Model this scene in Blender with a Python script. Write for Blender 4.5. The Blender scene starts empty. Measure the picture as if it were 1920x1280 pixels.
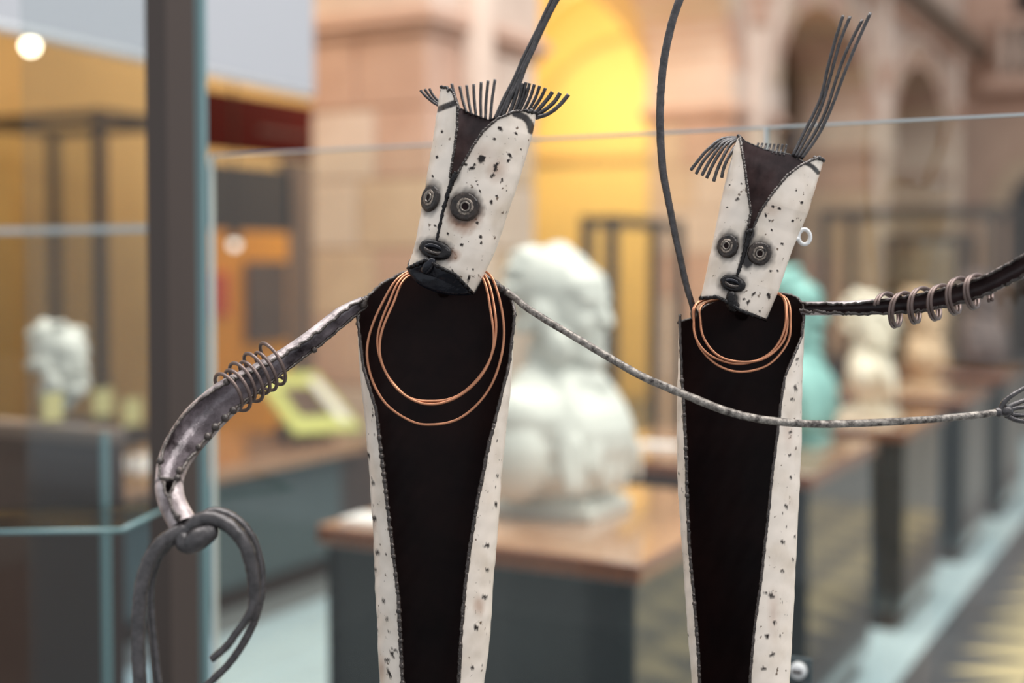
import bpy, bmesh, math, random
import numpy as np
from mathutils import Vector, Matrix, Euler
random.seed(7); RNG = np.random.default_rng(7)
PI = math.pi
# ------------------------------------------------------------------ camera
F = 2450.0; H = 1.55; YAW = math.atan(1340/2450); PITCH = math.radians(2.0); HZ = 490.0
SHY = (F*math.tan(PITCH) - (640-HZ))/1920
D0 = 1.30
sc = bpy.context.scene; COL = sc.collection
cd = bpy.data.cameras.new('camera'); cam = bpy.data.objects.new('camera', cd); COL.objects.link(cam)
cam.location = (0, 0, H); cam.rotation_euler = (PI/2-PITCH, 0, YAW)
cd.sensor_width = 36; cd.lens = F/1920*36; cd.shift_y = SHY; cd.clip_start = .05; cd.clip_end = 200
cd.dof.use_dof = True; cd.dof.focus_distance = D0-.03; cd.dof.aperture_fstop = 1.9
sc.camera = cam
# ------------------------------------------------------------------ world, lights, exposure
w = bpy.data.worlds.new('world'); sc.world = w; w.use_nodes = True
bg = w.node_tree.nodes['Background']; bg.inputs[0].default_value = (.86, .93, 1, 1); bg.inputs[1].default_value = .55
sc.view_settings.view_transform = 'Standard'; sc.view_settings.look = 'None'
sc.view_settings.exposure = 0.55; sc.view_settings.gamma = 1; sc.view_settings.use_curve_mapping = False
sc.cycles.use_denoising = True; sc.cycles.max_bounces = 8; sc.cycles.transparent_max_bounces = 16
sc.cycles.sample_clamp_indirect = 6
def light(name, kind, loc, energy, color, size=1, size_y=None, target=None, spot=None):
    l = bpy.data.lights.new(name, kind); o = bpy.data.objects.new(name, l); COL.objects.link(o)
    o.location = loc; l.energy = energy; l.color = color
    if kind == 'AREA':
        l.size = size
        if size_y: l.shape = 'RECTANGLE'; l.size_y = size_y
    else: l.shadow_soft_size = size
    if target is not None: o.rotation_euler = (Vector(target)-Vector(loc)).to_track_quat('-Z', 'Y').to_euler()
    if spot: l.spot_size = spot; l.spot_blend = .6
    return o
light('skylight', 'AREA', (0.5, 3.0, 9.5), 1850, (1, .98, .95), 7, 20, (0.2, 3.0, 0))
light('gallery_lamp_far', 'POINT', (-5.9, 12.1, 3.3), 78, (1, .85, .50), .25)
light('gallery_lamp_near', 'POINT', (-5.3, 8.6, 3.3), 85, (1, .84, .62), .25)
light('gallery_lamp_left', 'POINT', (-5.2, 4.2, 3.3), 58, (1, .84, .62), .25)
light('gallery_lamp_end', 'POINT', (-5.9, 18.0, 3.2), 8, (1, .72, .4), .25)
# ------------------------------------------------------------------ pixel helpers (real points at real distances)
MC = np.array((Matrix.Rotation(YAW, 3, 'Z') @ Matrix.Rotation(PI/2-PITCH, 3, 'X')))
CAM = np.array((0, 0, H))
def rays(px, py):
    px = np.asarray(px, float); py = np.asarray(py, float)
    return np.stack([(px-960)/F, (640-py)/F + SHY*1920/F, -np.ones_like(px+py)], -1) @ MC.T
def P(px, py, d): return Vector(CAM + rays(px, py)*d)
def on(axis, val, px, py):
    r = rays(px, py); return Vector(CAM + r*((val-CAM[axis])/r[axis]))
def PT(a, D=D0):                       # (u, v, w) rows: pixel position, and distance towards the lens in pixel widths
    a = np.asarray(a, float); d = D - a[..., 2]*(D/F)
    return CAM + rays(a[..., 0], a[..., 1])*d[..., None]
PX = D0/F
# ------------------------------------------------------------------ materials
def mat(name, col, rough=.6, metal=0, spec=.5, noise=0, nscale=6, col2=None, bump=0, bscale=60, emit=None, coat=0):
    m = bpy.data.materials.new(name); m.use_nodes = True; nt = m.node_tree; b = nt.nodes['Principled BSDF']
    b.inputs['Base Color'].default_value = (*col, 1); b.inputs['Roughness'].default_value = rough
    b.inputs['Metallic'].default_value = metal; b.inputs['Specular IOR Level'].default_value = spec
    if coat: b.inputs['Coat Weight'].default_value = coat; b.inputs['Coat Roughness'].default_value = .08
    if emit: b.inputs['Emission Color'].default_value = (*emit[0], 1); b.inputs['Emission Strength'].default_value = emit[1]
    if noise or col2:
        tc = nt.nodes.new('ShaderNodeTexCoord'); n = nt.nodes.new('ShaderNodeTexNoise')
        n.inputs['Scale'].default_value = nscale; n.inputs['Detail'].default_value = 6; n.inputs['Roughness'].default_value = .65
        nt.links.new(tc.outputs['Object'], n.inputs['Vector'])
        r = nt.nodes.new('ShaderNodeValToRGB'); c2 = col2 or tuple(c*(1-noise) for c in col)
        r.color_ramp.elements[0].position = .35; r.color_ramp.elements[1].position = .68
        r.color_ramp.elements[0].color = (*c2, 1); r.color_ramp.elements[1].color = (*col, 1)
        nt.links.new(n.outputs['Fac'], r.inputs['Fac']); nt.links.new(r.outputs['Color'], b.inputs['Base Color'])
    if bump:
        tc = nt.nodes.new('ShaderNodeTexCoord'); n = nt.nodes.new('ShaderNodeTexNoise'); n.inputs['Scale'].default_value = bscale
        n.inputs['Detail'].default_value = 4
        nt.links.new(tc.outputs['Object'], n.inputs['Vector'])
        bp = nt.nodes.new('ShaderNodeBump'); bp.inputs['Strength'].default_value = bump; bp.inputs['Distance'].default_value = .002
        nt.links.new(n.outputs['Fac'], bp.inputs['Height']); nt.links.new(bp.outputs['Normal'], b.inputs['Normal'])
    return m
def lin(r, g, b): return tuple(((c/255+.055)/1.055)**2.4 if c > 10 else c/255/12.92 for c in (r, g, b))
def wood(name, c1, c2):
    m = mat(name, c1, .2, coat=1); nt = m.node_tree; b = nt.nodes['Principled BSDF']
    tc = nt.nodes.new('ShaderNodeTexCoord'); mp = nt.nodes.new('ShaderNodeMapping'); mp.inputs['Scale'].default_value = (30, 2, 30)
    n = nt.nodes.new('ShaderNodeTexNoise'); n.inputs['Scale'].default_value = 2; n.inputs['Detail'].default_value = 5
    r = nt.nodes.new('ShaderNodeValToRGB'); r.color_ramp.elements[0].color = (*c2, 1); r.color_ramp.elements[1].color = (*c1, 1)
    r.color_ramp.elements[0].position = .3; r.color_ramp.elements[1].position = .7
    nt.links.new(tc.outputs['Object'], mp.inputs[0]); nt.links.new(mp.outputs[0], n.inputs['Vector'])
    nt.links.new(n.outputs['Fac'], r.inputs[0]); nt.links.new(r.outputs[0], b.inputs['Base Color'])
    return m
def glass(name, tint, refl=1.0):
    m = bpy.data.materials.new(name); m.use_nodes = True; nt = m.node_tree
    for n in list(nt.nodes):
        if n.type != 'OUTPUT_MATERIAL': nt.nodes.remove(n)
    out = nt.nodes['Material Output']
    t = nt.nodes.new('ShaderNodeBsdfTransparent'); t.inputs[0].default_value = (*tint, 1)
    g = nt.nodes.new('ShaderNodeBsdfGlossy'); g.inputs['Roughness'].default_value = .02
    fr = nt.nodes.new('ShaderNodeFresnel'); fr.inputs[0].default_value = 1.45
    mu = nt.nodes.new('ShaderNodeMath'); mu.operation = 'MULTIPLY'; mu.inputs[1].default_value = refl
    mx = nt.nodes.new('ShaderNodeMixShader')
    ge = nt.nodes.new('ShaderNodeNewGeometry'); iv = nt.nodes.new('ShaderNodeMath'); iv.operation = 'SUBTRACT'; iv.inputs[0].default_value = 1
    m2 = nt.nodes.new('ShaderNodeMath'); m2.operation = 'MULTIPLY'
    nt.links.new(ge.outputs['Backfacing'], iv.inputs[1]); nt.links.new(fr.outputs[0], mu.inputs[0])
    nt.links.new(mu.outputs[0], m2.inputs[0]); nt.links.new(iv.outputs[0], m2.inputs[1]); nt.links.new(m2.outputs[0], mx.inputs[0])
    nt.links.new(t.outputs[0], mx.inputs[1]); nt.links.new(g.outputs[0], mx.inputs[2]); nt.links.new(mx.outputs[0], out.inputs[0])
    return m
def enamel():
    m = mat('chipped_white_enamel', lin(226, 214, 200), .28); nt = m.node_tree; b = nt.nodes['Principled BSDF']
    L = nt.links.new; N = nt.nodes.new
    def at(n): a = N('ShaderNodeAttribute'); a.attribute_name = n; return a.outputs['Fac']
    def mix(f, a, c):
        x = N('ShaderNodeMix'); x.data_type = 'RGBA'
        if hasattr(f, 'node'): L(f, x.inputs[0])
        if hasattr(a, 'node'): L(a, x.inputs[6])
        else: x.inputs[6].default_value = (*a, 1)
        x.inputs[7].default_value = (*c, 1); return x.outputs[2]
    def noise(s, lo, hi, det=4):
        tc = N('ShaderNodeTexCoord'); n = N('ShaderNodeTexNoise'); n.inputs['Scale'].default_value = s; n.inputs['Detail'].default_value = det
        L(tc.outputs['Object'], n.inputs['Vector']); r = N('ShaderNodeMapRange'); r.inputs[1].default_value = lo; r.inputs[2].default_value = hi
        L(n.outputs['Fac'], r.inputs[0]); return r.outputs[0]
    c = mix(noise(28, .45, .8), lin(239, 223, 208), lin(210, 191, 171))
    c = mix(noise(160, .68, .74, 2), c, lin(120, 100, 84))
    c = mix(at('rust'), c, lin(150, 88, 40)); c = mix(at('burn'), c, lin(44, 35, 32)); c = mix(at('chip'), c, lin(34, 22, 18))
    rr = N('ShaderNodeMapRange'); rr.inputs[3].default_value = .28; rr.inputs[4].default_value = .75; L(at('chip'), rr.inputs[0]); L(rr.outputs[0], b.inputs['Roughness'])
    L(c, b.inputs['Base Color'])
    bp = N('ShaderNodeBump'); bp.invert = True; bp.inputs['Strength'].default_value = .5; bp.inputs['Distance'].default_value = .0012
    L(at('chip'), bp.inputs['Height']); L(bp.outputs[0], b.inputs['Normal'])
    return m
M = dict(
    enamel=enamel(),
    lining=mat('scorched_inner_steel', lin(36, 20, 18), .5, 0, .12, col2=lin(22, 12, 12), nscale=14),
    headlining=mat('brown_inner_steel', lin(92, 70, 68), .4, 0, .4, col2=lin(50, 36, 36), nscale=30),
    arminner=mat('scaled_inner_arm', lin(192, 178, 182), .28, .2, col2=lin(50, 40, 42), nscale=30, bump=.4, bscale=200),
    eyemetal=mat('burnt_eye_metal', lin(70, 56, 48), .3, .3, .6, col2=lin(26, 20, 18), nscale=110, bump=.5, bscale=300),
    weld=mat('weld_metal', lin(86, 74, 68), .22, .35, .8, noise=.65, nscale=140, bump=.5, bscale=500),
    wire=mat('dark_wire', lin(84, 78, 78), .27, .4, .8, noise=.6, nscale=120, bump=.3, bscale=500),
    rod=mat('worn_rod', lin(176, 166, 156), .45, .35, col2=lin(58, 50, 46), nscale=170, bump=.4, bscale=600),
    armsteel=mat('scaled_arm_steel', lin(212, 196, 194), .3, .15, col2=lin(84, 70, 70), nscale=34, bump=.4, bscale=200),
    dark=mat('dark_weld', lin(34, 28, 28), .3, .4, noise=.5, nscale=120, bump=.5, bscale=400),
    gloss=mat('blue_black_plate', lin(34, 33, 40), .2, .4, noise=.5, nscale=60, bump=.3, bscale=200),
    nut=mat('scuffed_nut', lin(176, 158, 142), .3, .3, col2=lin(30, 23, 20), nscale=230),
    ring=mat('bright_nut_ring', lin(150, 138, 128), .25, .6, noise=.6, nscale=300),
    copper=mat('copper_wire', lin(206, 142, 108), .28, .8, noise=.25, nscale=60),
    coil=mat('brown_coil_wire', lin(112, 94, 88), .34, .5),
    marble=mat('white_marble', lin(220, 222, 218), .42, noise=.08, nscale=5),
    marble2=mat('cream_marble', lin(240, 232, 216), .5, noise=.1, nscale=5),
    plaster=mat('tan_plaster_bust', lin(206, 178, 148), .6, noise=.1),
    verdigris=mat('verdigris_bronze', lin(150, 204, 200), .5, .2, noise=.3, nscale=9),
    bronze=mat('brown_bronze', lin(112, 96, 94), .45, .3, noise=.35, nscale=9),
    wood=wood('varnished_wood', lin(188, 148, 118), lin(160, 116, 88)),
    woodedge=wood('wood_edge', lin(140, 84, 54), lin(104, 60, 38)),
    black=mat('black_laminate', lin(44, 49, 52), .16, noise=.2, coat=1),
    slate=mat('slate_laminate', lin(70, 82, 86), .3, noise=.12, coat=.3),
    brown=mat('dark_brown_laminate', lin(58, 42, 38), .4),
    umber=mat('umber_top', lin(120, 100, 88), .4),
    post=mat('bronze_post', lin(74, 62, 56), .42, .35), frame=mat('dark_case_frame', lin(66, 58, 54), .5, .3),
    edge=mat('polished_glass_edge', lin(112, 142, 144), .2, 0, .6), edge2=mat('pale_glass_edge', lin(200, 204, 204), .25),
    pane=glass('clear_pane', (.94, .94, .89), 1.9), pane2=glass('left_pane', (.90, .92, .92)),
    banner=mat('white_banner', lin(178, 179, 184), .8), paper=mat('paper', lin(236, 234, 236), .7),
    stone=mat('pink_sandstone', lin(212, 174, 152), .85, col2=lin(194, 154, 132), nscale=3, bump=.4, bscale=30),
    stone2=mat('buff_sandstone', lin(218, 188, 160), .85, col2=lin(200, 168, 140), nscale=3, bump=.4, bscale=30),
    stone3=mat('pale_sandstone', lin(226, 202, 184), .85, col2=lin(210, 184, 166), nscale=3, bump=.4, bscale=30),
    mortar=mat('mortar', lin(176, 144, 120), .9),
    amber=mat('amber_plaster', lin(214, 184, 132), .8, noise=.1, nscale=2),
    yellow=mat('yellow_plaster', lin(238, 212, 146), .8, noise=.08, nscale=2),
    grey=mat('grey_vault', lin(150, 128, 110), .9, noise=.1, nscale=2),
    red=mat('deep_red_fascia', lin(74, 8, 5), .8, spec=.1), redtxt=mat('faded_red_print', lin(80, 24, 18), .6),
    orange=mat('orange_board', lin(250, 172, 40), .6), scarlet=mat('scarlet_print', lin(220, 84, 50), .6),
    darkpic=mat('dark_picture', lin(70, 58, 54), .35, col2=lin(110, 92, 82), nscale=5), lime=mat('lime_panel', lin(206, 212, 130), .5),
    floorbase=mat('floor_grout', lin(120, 124, 126), .4),
    tile=mat('pale_floor_slab', lin(190, 212, 222), .2, noise=.12, nscale=2),
    tdark=mat('dark_floor_tile', lin(84, 86, 92), .3, noise=.2), tochre=mat('ochre_floor_tile', lin(206, 190, 150), .3, noise=.12),
    door=mat('dark_doorway', lin(52, 42, 38), .8), lampm=mat('lit_lamp', (1, .9, .7), .5, emit=((1, .84, .58), 9)),
    amberglow=mat('added_amber_glow', (1, .8, .4), .5, emit=((1, .66, .22), 4)),
    lampb=mat('lit_lamp_cool', (1, 1, 1), .5, emit=((.9, .97, 1), 1.4)),
    white=mat('white_fitting', lin(226, 226, 226), .4), ivory=mat('ivory_card', lin(222, 206, 140), .7),
)
# ------------------------------------------------------------------ mesh builder
class MB:
    def __init__(s): s.v = []; s.f = []; s.m = []; s.n = 0; s.attr = {}
    def add(s, v, f, mi=0):
        v = np.asarray(v, float).reshape(-1, 3); k = s.n; s.v.append(v); s.n += len(v)
        for q in f: s.f.append(tuple(int(i)+k for i in q)); s.m.append(mi)
        return s
    def box(s, lo, hi, mi=0, rot=0, bev=0):
        x0, y0, z0 = lo; x1, y1, z1 = hi
        if bev:
            c = (Vector(lo)+Vector(hi))/2; bm = bmesh.new(); bmesh.ops.create_cube(bm, size=1)
            for q in bm.verts: q.co = Vector((q.co.x*(x1-x0), q.co.y*(y1-y0), q.co.z*(z1-z0)))+c
            bmesh.ops.bevel(bm, geom=bm.edges[:], offset=bev, segments=1, affect='EDGES'); s.bm(bm, mi); return s
        v = [(x, y, z) for x in (x0, x1) for y in (y0, y1) for z in (z0, z1)]
        return s.add(v, [(0, 1, 3, 2), (4, 6, 7, 5), (0, 4, 5, 1), (2, 3, 7, 6), (0, 2, 6, 4), (1, 5, 7, 3)], mi)
    def bm(s, bm, mi=0):
        bm.verts.index_update(); s.add([q.co[:] for q in bm.verts], [[q.index for q in f.verts] for f in bm.faces], mi); bm.free(); return s
    def prism(s, poly, axis, a, b, mi=0):            # polygon in the two other axes, extruded from a to b along axis
        n = len(poly); oth = [i for i in range(3) if i != axis]; v = []
        for t in (a, b):
            for p in poly:
                q = [0, 0, 0]; q[axis] = t; q[oth[0]], q[oth[1]] = p; v.append(q)
        f = [tuple(range(n)), tuple(range(2*n-1, n-1, -1))]+[(i, (i+1) % n, n+(i+1) % n, n+i) for i in range(n)]
        return s.add(v, f, mi)
    def ell(s, c, r, rot=None, seg=14, mi=0):
        n = seg; k = seg//2+1; v = []; f = []
        for i in range(k+1):
            a = PI*i/k
            for j in range(n):
                b = 2*PI*j/n; v.append((r[0]*math.sin(a)*math.cos(b), r[1]*math.sin(a)*math.sin(b), r[2]*math.cos(a)))
        for i in range(k):
            for j in range(n): f.append((i*n+j, (i+1)*n+j, (i+1)*n+(j+1) % n, i*n+(j+1) % n))
        v = np.array(v)
        if rot: v = v @ np.array(Euler(rot).to_matrix()).T
        return s.add(v+np.array(c), f, mi)
    def tube(s, pts, rad, sides=10, closed=False, cap=True, mi=0, noise=0):
        p = np.asarray(pts, float); n = len(p); rad = np.broadcast_to(np.asarray(rad, float), (n,))
        if closed: t = np.roll(p, -1, 0)-np.roll(p, 1, 0)
        else: t = np.gradient(p, axis=0)
        t /= np.linalg.norm(t, axis=1)[:, None]+1e-12
        u = np.cross(t[0], (0.13, .2, .97)); u /= np.linalg.norm(u); vv = []
        for i in range(n):
            u = u-t[i]*np.dot(u, t[i]); u /= np.linalg.norm(u); b = np.cross(t[i], u)
            for j in range(sides):
                a = 2*PI*j/sides; r = rad[i]*(1+noise*(random.random()-.5)); vv.append(p[i]+(u*math.cos(a)+b*math.sin(a))*r)
        f = []
        for i in range(n if closed else n-1):
            for j in range(sides): f.append((i*sides+j, i*sides+(j+1) % sides, ((i+1) % n)*sides+(j+1) % sides, ((i+1) % n)*sides+j))
        if cap and not closed: f += [tuple(range(sides-1, -1, -1)), tuple((n-1)*sides+j for j in range(sides))]
        return s.add(vv, f, mi)
    def grid(s, arr, mi=0, wrap=False):
        r, c = arr.shape[:2]; f = []
        for i in range(r-1):
            for j in range(c if wrap else c-1): f.append((i*c+j, i*c+(j+1) % c, (i+1)*c+(j+1) % c, (i+1)*c+j))
        return s.add(arr.reshape(-1, 3), f, mi)
    def build(s, name, mats, parent=None, smooth=True, origin=None, auto=None):
        v = np.concatenate(s.v); base = np.zeros(3)
        if parent is not None: base = np.array(parent.get('_o', (0, 0, 0)))
        o0 = base if origin is None else np.array(origin, float)
        me = bpy.data.meshes.new(name); me.from_pydata((v-o0).tolist(), [], s.f)
        for m in (mats if isinstance(mats, (list, tuple)) else [mats]): me.materials.append(m)
        me.polygons.foreach_set('material_index', s.m)
        me.polygons.foreach_set('use_smooth', [smooth]*len(s.f))
        for k, a in s.attr.items():
            at = me.attributes.new(k, 'FLOAT', 'POINT'); x = np.zeros(len(v), np.float32); x[:len(a)] = a; at.data.foreach_set('value', x)
        me.update(); ob = bpy.data.objects.new(name, me); COL.objects.link(ob)
        if parent is not None: ob.parent = parent
        ob.location = (o0-base) if parent is not None else o0
        ob['_o'] = o0.tolist()
        return ob
def tag(o, label, cat, group=None):
    o['label'] = label; o['category'] = cat
    if group: o['group'] = group
    return o
def thing(name, loc, label, cat, group=None):
    o = bpy.data.objects.new(name, None); COL.objects.link(o); o.location = loc; o['_o'] = list(loc); o.empty_display_size = .05
    return tag(o, label, cat, group)
def struct(o): o['kind'] = 'structure'; return o
def cr(pts, n=8, closed=False):
    p = np.asarray(pts, float); k = len(p); out = []
    for i in range(k if closed else k-1):
        if closed: a, b, c, d = p[i-1], p[i], p[(i+1) % k], p[(i+2) % k]
        else: a, b, c, d = p[max(i-1, 0)], p[i], p[i+1], p[min(i+2, k-1)]
        for t in np.linspace(0, 1, n, endpoint=False):
            out.append(.5*(2*b+(c-a)*t+(2*a-5*b+4*c-d)*t*t+(3*b-a-3*c+d)*t**3))
    if not closed: out.append(p[-1])
    return np.array(out)
def vn(x, y):                                          # cheap value noise, -1..1
    return (np.sin(x*.31+y*.17+1.3)*np.sin(y*.37-x*.11)+np.sin(x*.83-y*.59+.4)*np.sin(y*.91+x*.47+2.1)*.7+np.sin(x*1.7+y*1.3)*.35)/2.05
# ================================================================== STRUCTURE
Z0 = 0.0
# floor: grout bed, pale slabs, dark band, triangle tiles
fl = struct(MB().box((-9, -3, -.08), (6, 30, -.012)).build('floor', M['floorbase'], smooth=False)); fl['_o'] = (0, 0, 0)
def inst(src, name, parent, loc, rz=0):
    o = src.copy(); COL.objects.link(o); o.parent = parent; o.location = loc; o.rotation_euler = (0, 0, rz); return o
def proto(mb, name, m, parent): return mb.build(name, m, parent, smooth=False)
XB0, XB1 = -1.04, -.92
T = .52; first = None
for i in range(5):
    for j in range(19):
        x0 = XB0-(i+1)*T; y0 = 2.3+j*T
        if first is None: first = MB().box((.004, .004, -.03), (T-.004, T-.004, 0), bev=.004); first = proto(first, 'floor_slab', M['tile'], fl); first.location = (x0, y0, 0)
        else: inst(first, 'floor_slab', fl, (x0, y0, random.uniform(-.0015, .0015)))
first = None
for j in range(20):
    y0 = 3.9+j*.4
    if first is None: first = proto(MB().box((.003, .003, -.03), (XB1-XB0-.003, .397, 0), bev=.003), 'border_tile', M['tdark'], fl); first.location = (XB0, y0, 0)
    else: inst(first, 'border_tile', fl, (XB0, y0, 0))
T2 = .3; pa = pb = None
for i in range(4):
    for j in range(14):
        x0 = XB1+i*T2; y0 = 4.2+j*T2
        if pa is None:
            pa = proto(MB().prism([(.005, .003), (T2-.003, .003), (T2-.003, T2-.005)], 2, -.03, 0), 'ochre_tile', M['tochre'], fl)
            pb = proto(MB().prism([(.003, .005), (T2-.005, T2-.003), (.003, T2-.003)], 2, -.03, 0), 'dark_tile', M['tdark'], fl)
            pa.location = pb.location = (x0, y0, 0)
        else: inst(pa, 'ochre_tile', fl, (x0, y0, 0)); inst(pb, 'dark_tile', fl, (x0, y0, 0))
# arcade
XW, XI = -3.64, -4.40; SPR = 3.15; RISE = 1.0; TOP = 6.2
PIERS = [(1.0, 2.25), (5.75, 6.95), (10.5, 11.8), (15.2, 16.5), (19.9, 21.2)]
wl = MB()
for (a0, a1), (b0, b1) in zip(PIERS[:-1], PIERS[1:]):
    c = (a1+b0)/2; hs = (b0-a1)/2; arc = [(c-hs*math.cos(PI*k/24), SPR+RISE*math.sin(PI*k/24)) for k in range(25)]
    for k in range(24): wl.prism([arc[k], arc[k+1], (arc[k+1][0], TOP), (arc[k][0], TOP)], 0, XI, XW-.05)
for a0, a1 in PIERS: wl.box((XI, a0, SPR), (XW-.02, a1, TOP))
wall_left = struct(wl.build('wall_left', M['stone3'], smooth=False))
for (a0, a1), (b0, b1) in zip(PIERS[:-1], PIERS[1:]):
    c = (a1+b0)/2; hs = (b0-a1)/2; n = 15
    for k in range(n):
        t0, t1 = PI*k/n+.006, PI*(k+1)/n-.006; poly = []
        for t in np.linspace(t0, t1, 4): poly.append((c-(hs+.0)*math.cos(t), SPR+RISE*math.sin(t)-.004))
        for t in np.linspace(t1, t0, 4): poly.append((c-(hs+.3)*math.cos(t), SPR+(RISE+.3)*math.sin(t)))
        MB().prism(poly, 0, XI-.01, XW+.0 if k % 2 else XW+.012).build('voussoir', M['stone'] if k % 3 else M['stone2'], wall_left, smooth=False)
    # roll moulding round the arch head and its capital rolls
    MB().tube([(XW+.0, c-(hs+.36)*math.cos(t), SPR+(RISE+.36)*math.sin(t)) for t in np.linspace(0, PI, 30)], .06).build('hood_moulding', M['stone3'], wall_left)
MB().box((XW-.05, .8, 4.72), (XW+.18, 22.3, 4.82)).box((XW-.05, .8, 4.82), (XW+.28, 22.3, 4.95)).build('cornice', M['grey'], wall_left, smooth=False)
for k in range(46):
    y = 1.2+k*.45; MB().box((XW-.03, y, 4.55), (XW+.12, y+.16, 4.72)).build('corbel', M['stone'], wall_left, smooth=False)
HC = .372
for n, (a0, a1) in enumerate(PIERS):
    core = struct(MB().box((XI+.02, a0+.02, 0), (XW-.02, a1-.02, SPR)).build('trim_%d' % (n+1), M['mortar'], smooth=False)); core['_o'] = (0, 0, 0)
    nc = 7
    for k in range(nc):
        z0, z1 = k*HC+.13, (k+1)*HC+.13-.008
        if k == 0: z0 = 0
        ys = [a0, a0+(a1-a0)*(.42 if k % 2 else .6), a1]; xs = [XI, XI+(XW-XI)*(.55 if k % 2 else .4), XW]
        for i in range(2):
            for j in range(2):
                MB().box((xs[i]+.004, ys[j]+.004, z0), (xs[i+1]-.004+random.uniform(0, .006), ys[j+1]-.004, z1), bev=.012).build('stone_block', random.choice([M['stone'], M['stone2'], M['stone3']]), core, smooth=False)
    zt = .13+nc*HC
    for q, (e, za, zb) in enumerate(((.03, zt, zt+.05), (.07, zt+.05, zt+.12), (.02, zt+.12, SPR))):
        MB().box((XI-e, a0-e, za), (XW+e, a1+e, zb), bev=.01).build('impost_moulding', M['stone'] if q < 2 else M['stone3'], core, smooth=False)
    # slim attached shaft on the hall side of the pier
    yc = a0+.42
    MB().tube([(XW+.03, yc, z) for z in (0, 1, 2, TOP-1.3)], .11, 16).build('shaft', M['stone3'], core)
    MB().tube([(XW+.03, yc, z) for z in (3.55, 3.6, 3.66, 3.7, 3.8, 3.84)], (.12, .16, .13, .13, .2, .2), 16).build('capital', M['stone'], core)
# aisle behind the arcade
XA = -7.4
wa = struct(MB().box((XA-.2, .5, 0), (XA, 10.9, 5.2)).build('wall_aisle', M['amber'], smooth=False))
struct(MB().box((XA-.2, 13.7, 0), (XA, 23, 5.2)).build('wall_aisle_end', M['grey'], smooth=False))
struct(MB().box((XA-.2, 10.9, 0), (XA, 13.7, 5.2)).build('wall_aisle_far', M['yellow'], smooth=False))
vault = MB(); sg = []
for k in range(17):
    t = PI*k/16; sg.append((-5.9-1.52*math.cos(t), 4.2+.8*math.sin(t)))
for k in range(16): vault.prism([sg[k], sg[k+1], (sg[k+1][0], 5.4), (sg[k][0], 5.4)], 1, .5, 23)
struct(vault.build('ceiling', M['yellow'], smooth=False))
RX = 1.37
for n, y in enumerate((.9, 5.9, 10.7, 15.2, 19.9)):
    tw = MB(); c = (XA+XI)/2; R = (XI-XA)/2-.06; s0 = 2.85
    arc = [(c-R*math.cos(PI*k/24), s0+R*.93*math.sin(PI*k/24)) for k in range(25)]
    for k in range(24): tw.prism([arc[k], arc[k+1], (arc[k+1][0], 5.1), (arc[k][0], 5.1)], 1, y, y+.35)
    tw.box((XA, y, 0), (XA+.08, y+.35, 5.1)).box((XI-.08, y, 0), (XI, y+.35, 5.1))
    struct(tw.build('trim_%d' % (n+11), M['amber'] if n != 3 else M['grey'], smooth=False))
struct(MB().box((XA, 13.6, 0), (XI, 13.75, 5)).build('wall_bay', M['yellow'], smooth=False))
# vault ribs in the lit bay
rb = MB()
for sx in (1, -1):
    rb.tube([(-5.9+sx*1.45*math.cos(t), 11.1+2.5*(t/PI), 3.1+1.3*math.sin(t)) for t in np.linspace(0, PI, 20)], .05, 6)
rb.tube([(-5.9+1.3*math.cos(t), 13.58, 2.75+1.3*math.sin(t)) for t in np.linspace(0, PI, 24)], .05, 6).box((-7.3, 13.52, 2.68), (-4.5, 13.6, 2.76))
struct(rb.build('trim_21', M['amber']))
# end wall of the hall with a doorway arch and a balcony
wb = MB(); YE = 22.0
pts = [(-2.0-1.1*math.cos(PI*k/16), 2.35+.8*math.sin(PI*k/16)) for k in range(17)]
for k in range(16): wb.prism([pts[k], pts[k+1], (pts[k+1][0], 8), (pts[k][0], 8)], 1, YE, YE+.5)
wb.box((-9, YE, 0), (-3.1, YE+.5, 8)).box((-.9, YE, 0), (6, YE+.5, 8))
wall_back = struct(wb.build('wall_back', M['stone'], smooth=False))
MB().box((-3.3, YE+.6, 0), (-.7, YE+.7, 4)).build('door_1', M['door'], smooth=False)['kind'] = 'structure'
for k in range(11):
    t0, t1 = PI*k/11+.01, PI*(k+1)/11-.01
    MB().prism([(-2.0-1.1*math.cos(t0), 2.35+.8*math.sin(t0)), (-2.0-1.1*math.cos(t1), 2.35+.8*math.sin(t1)), (-2.0-1.4*math.cos(t1), 2.35+1.1*math.sin(t1)), (-2.0-1.4*math.cos(t0), 2.35+1.1*math.sin(t0))], 1, YE-.06, YE+.3).build('voussoir', M['stone2'], wall_back, smooth=False)
MB().box((-3.4, YE-.5, 4.2), (4, YE, 4.42)).build('balcony_slab', M['stone'], wall_back, smooth=False)
MB().box((-3.4, YE-.5, 5.2), (4, YE-.32, 5.34)).build('balcony_rail', M['stone'], wall_back, smooth=False)
bal = None
for k in range(16):
    x = -3.1+k*.28
    if bal is None: bal = MB().tube([(0, 0, z) for z in (4.42, 4.5, 4.6, 4.75, 4.95, 5.08, 5.2)], (.08, .05, .09, .1, .055, .07, .07), 8).build('baluster', M['stone3'], wall_back); bal.location = (x, YE-.4, 0)
    else: inst(bal, 'baluster', wall_back, (x, YE-.4, 0))
MB().box((-3.0, YE-.02, 4.45), (1.6, YE+.0, 6.6)).build('window_1', M['door'], smooth=False)['kind'] = 'structure'
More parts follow.
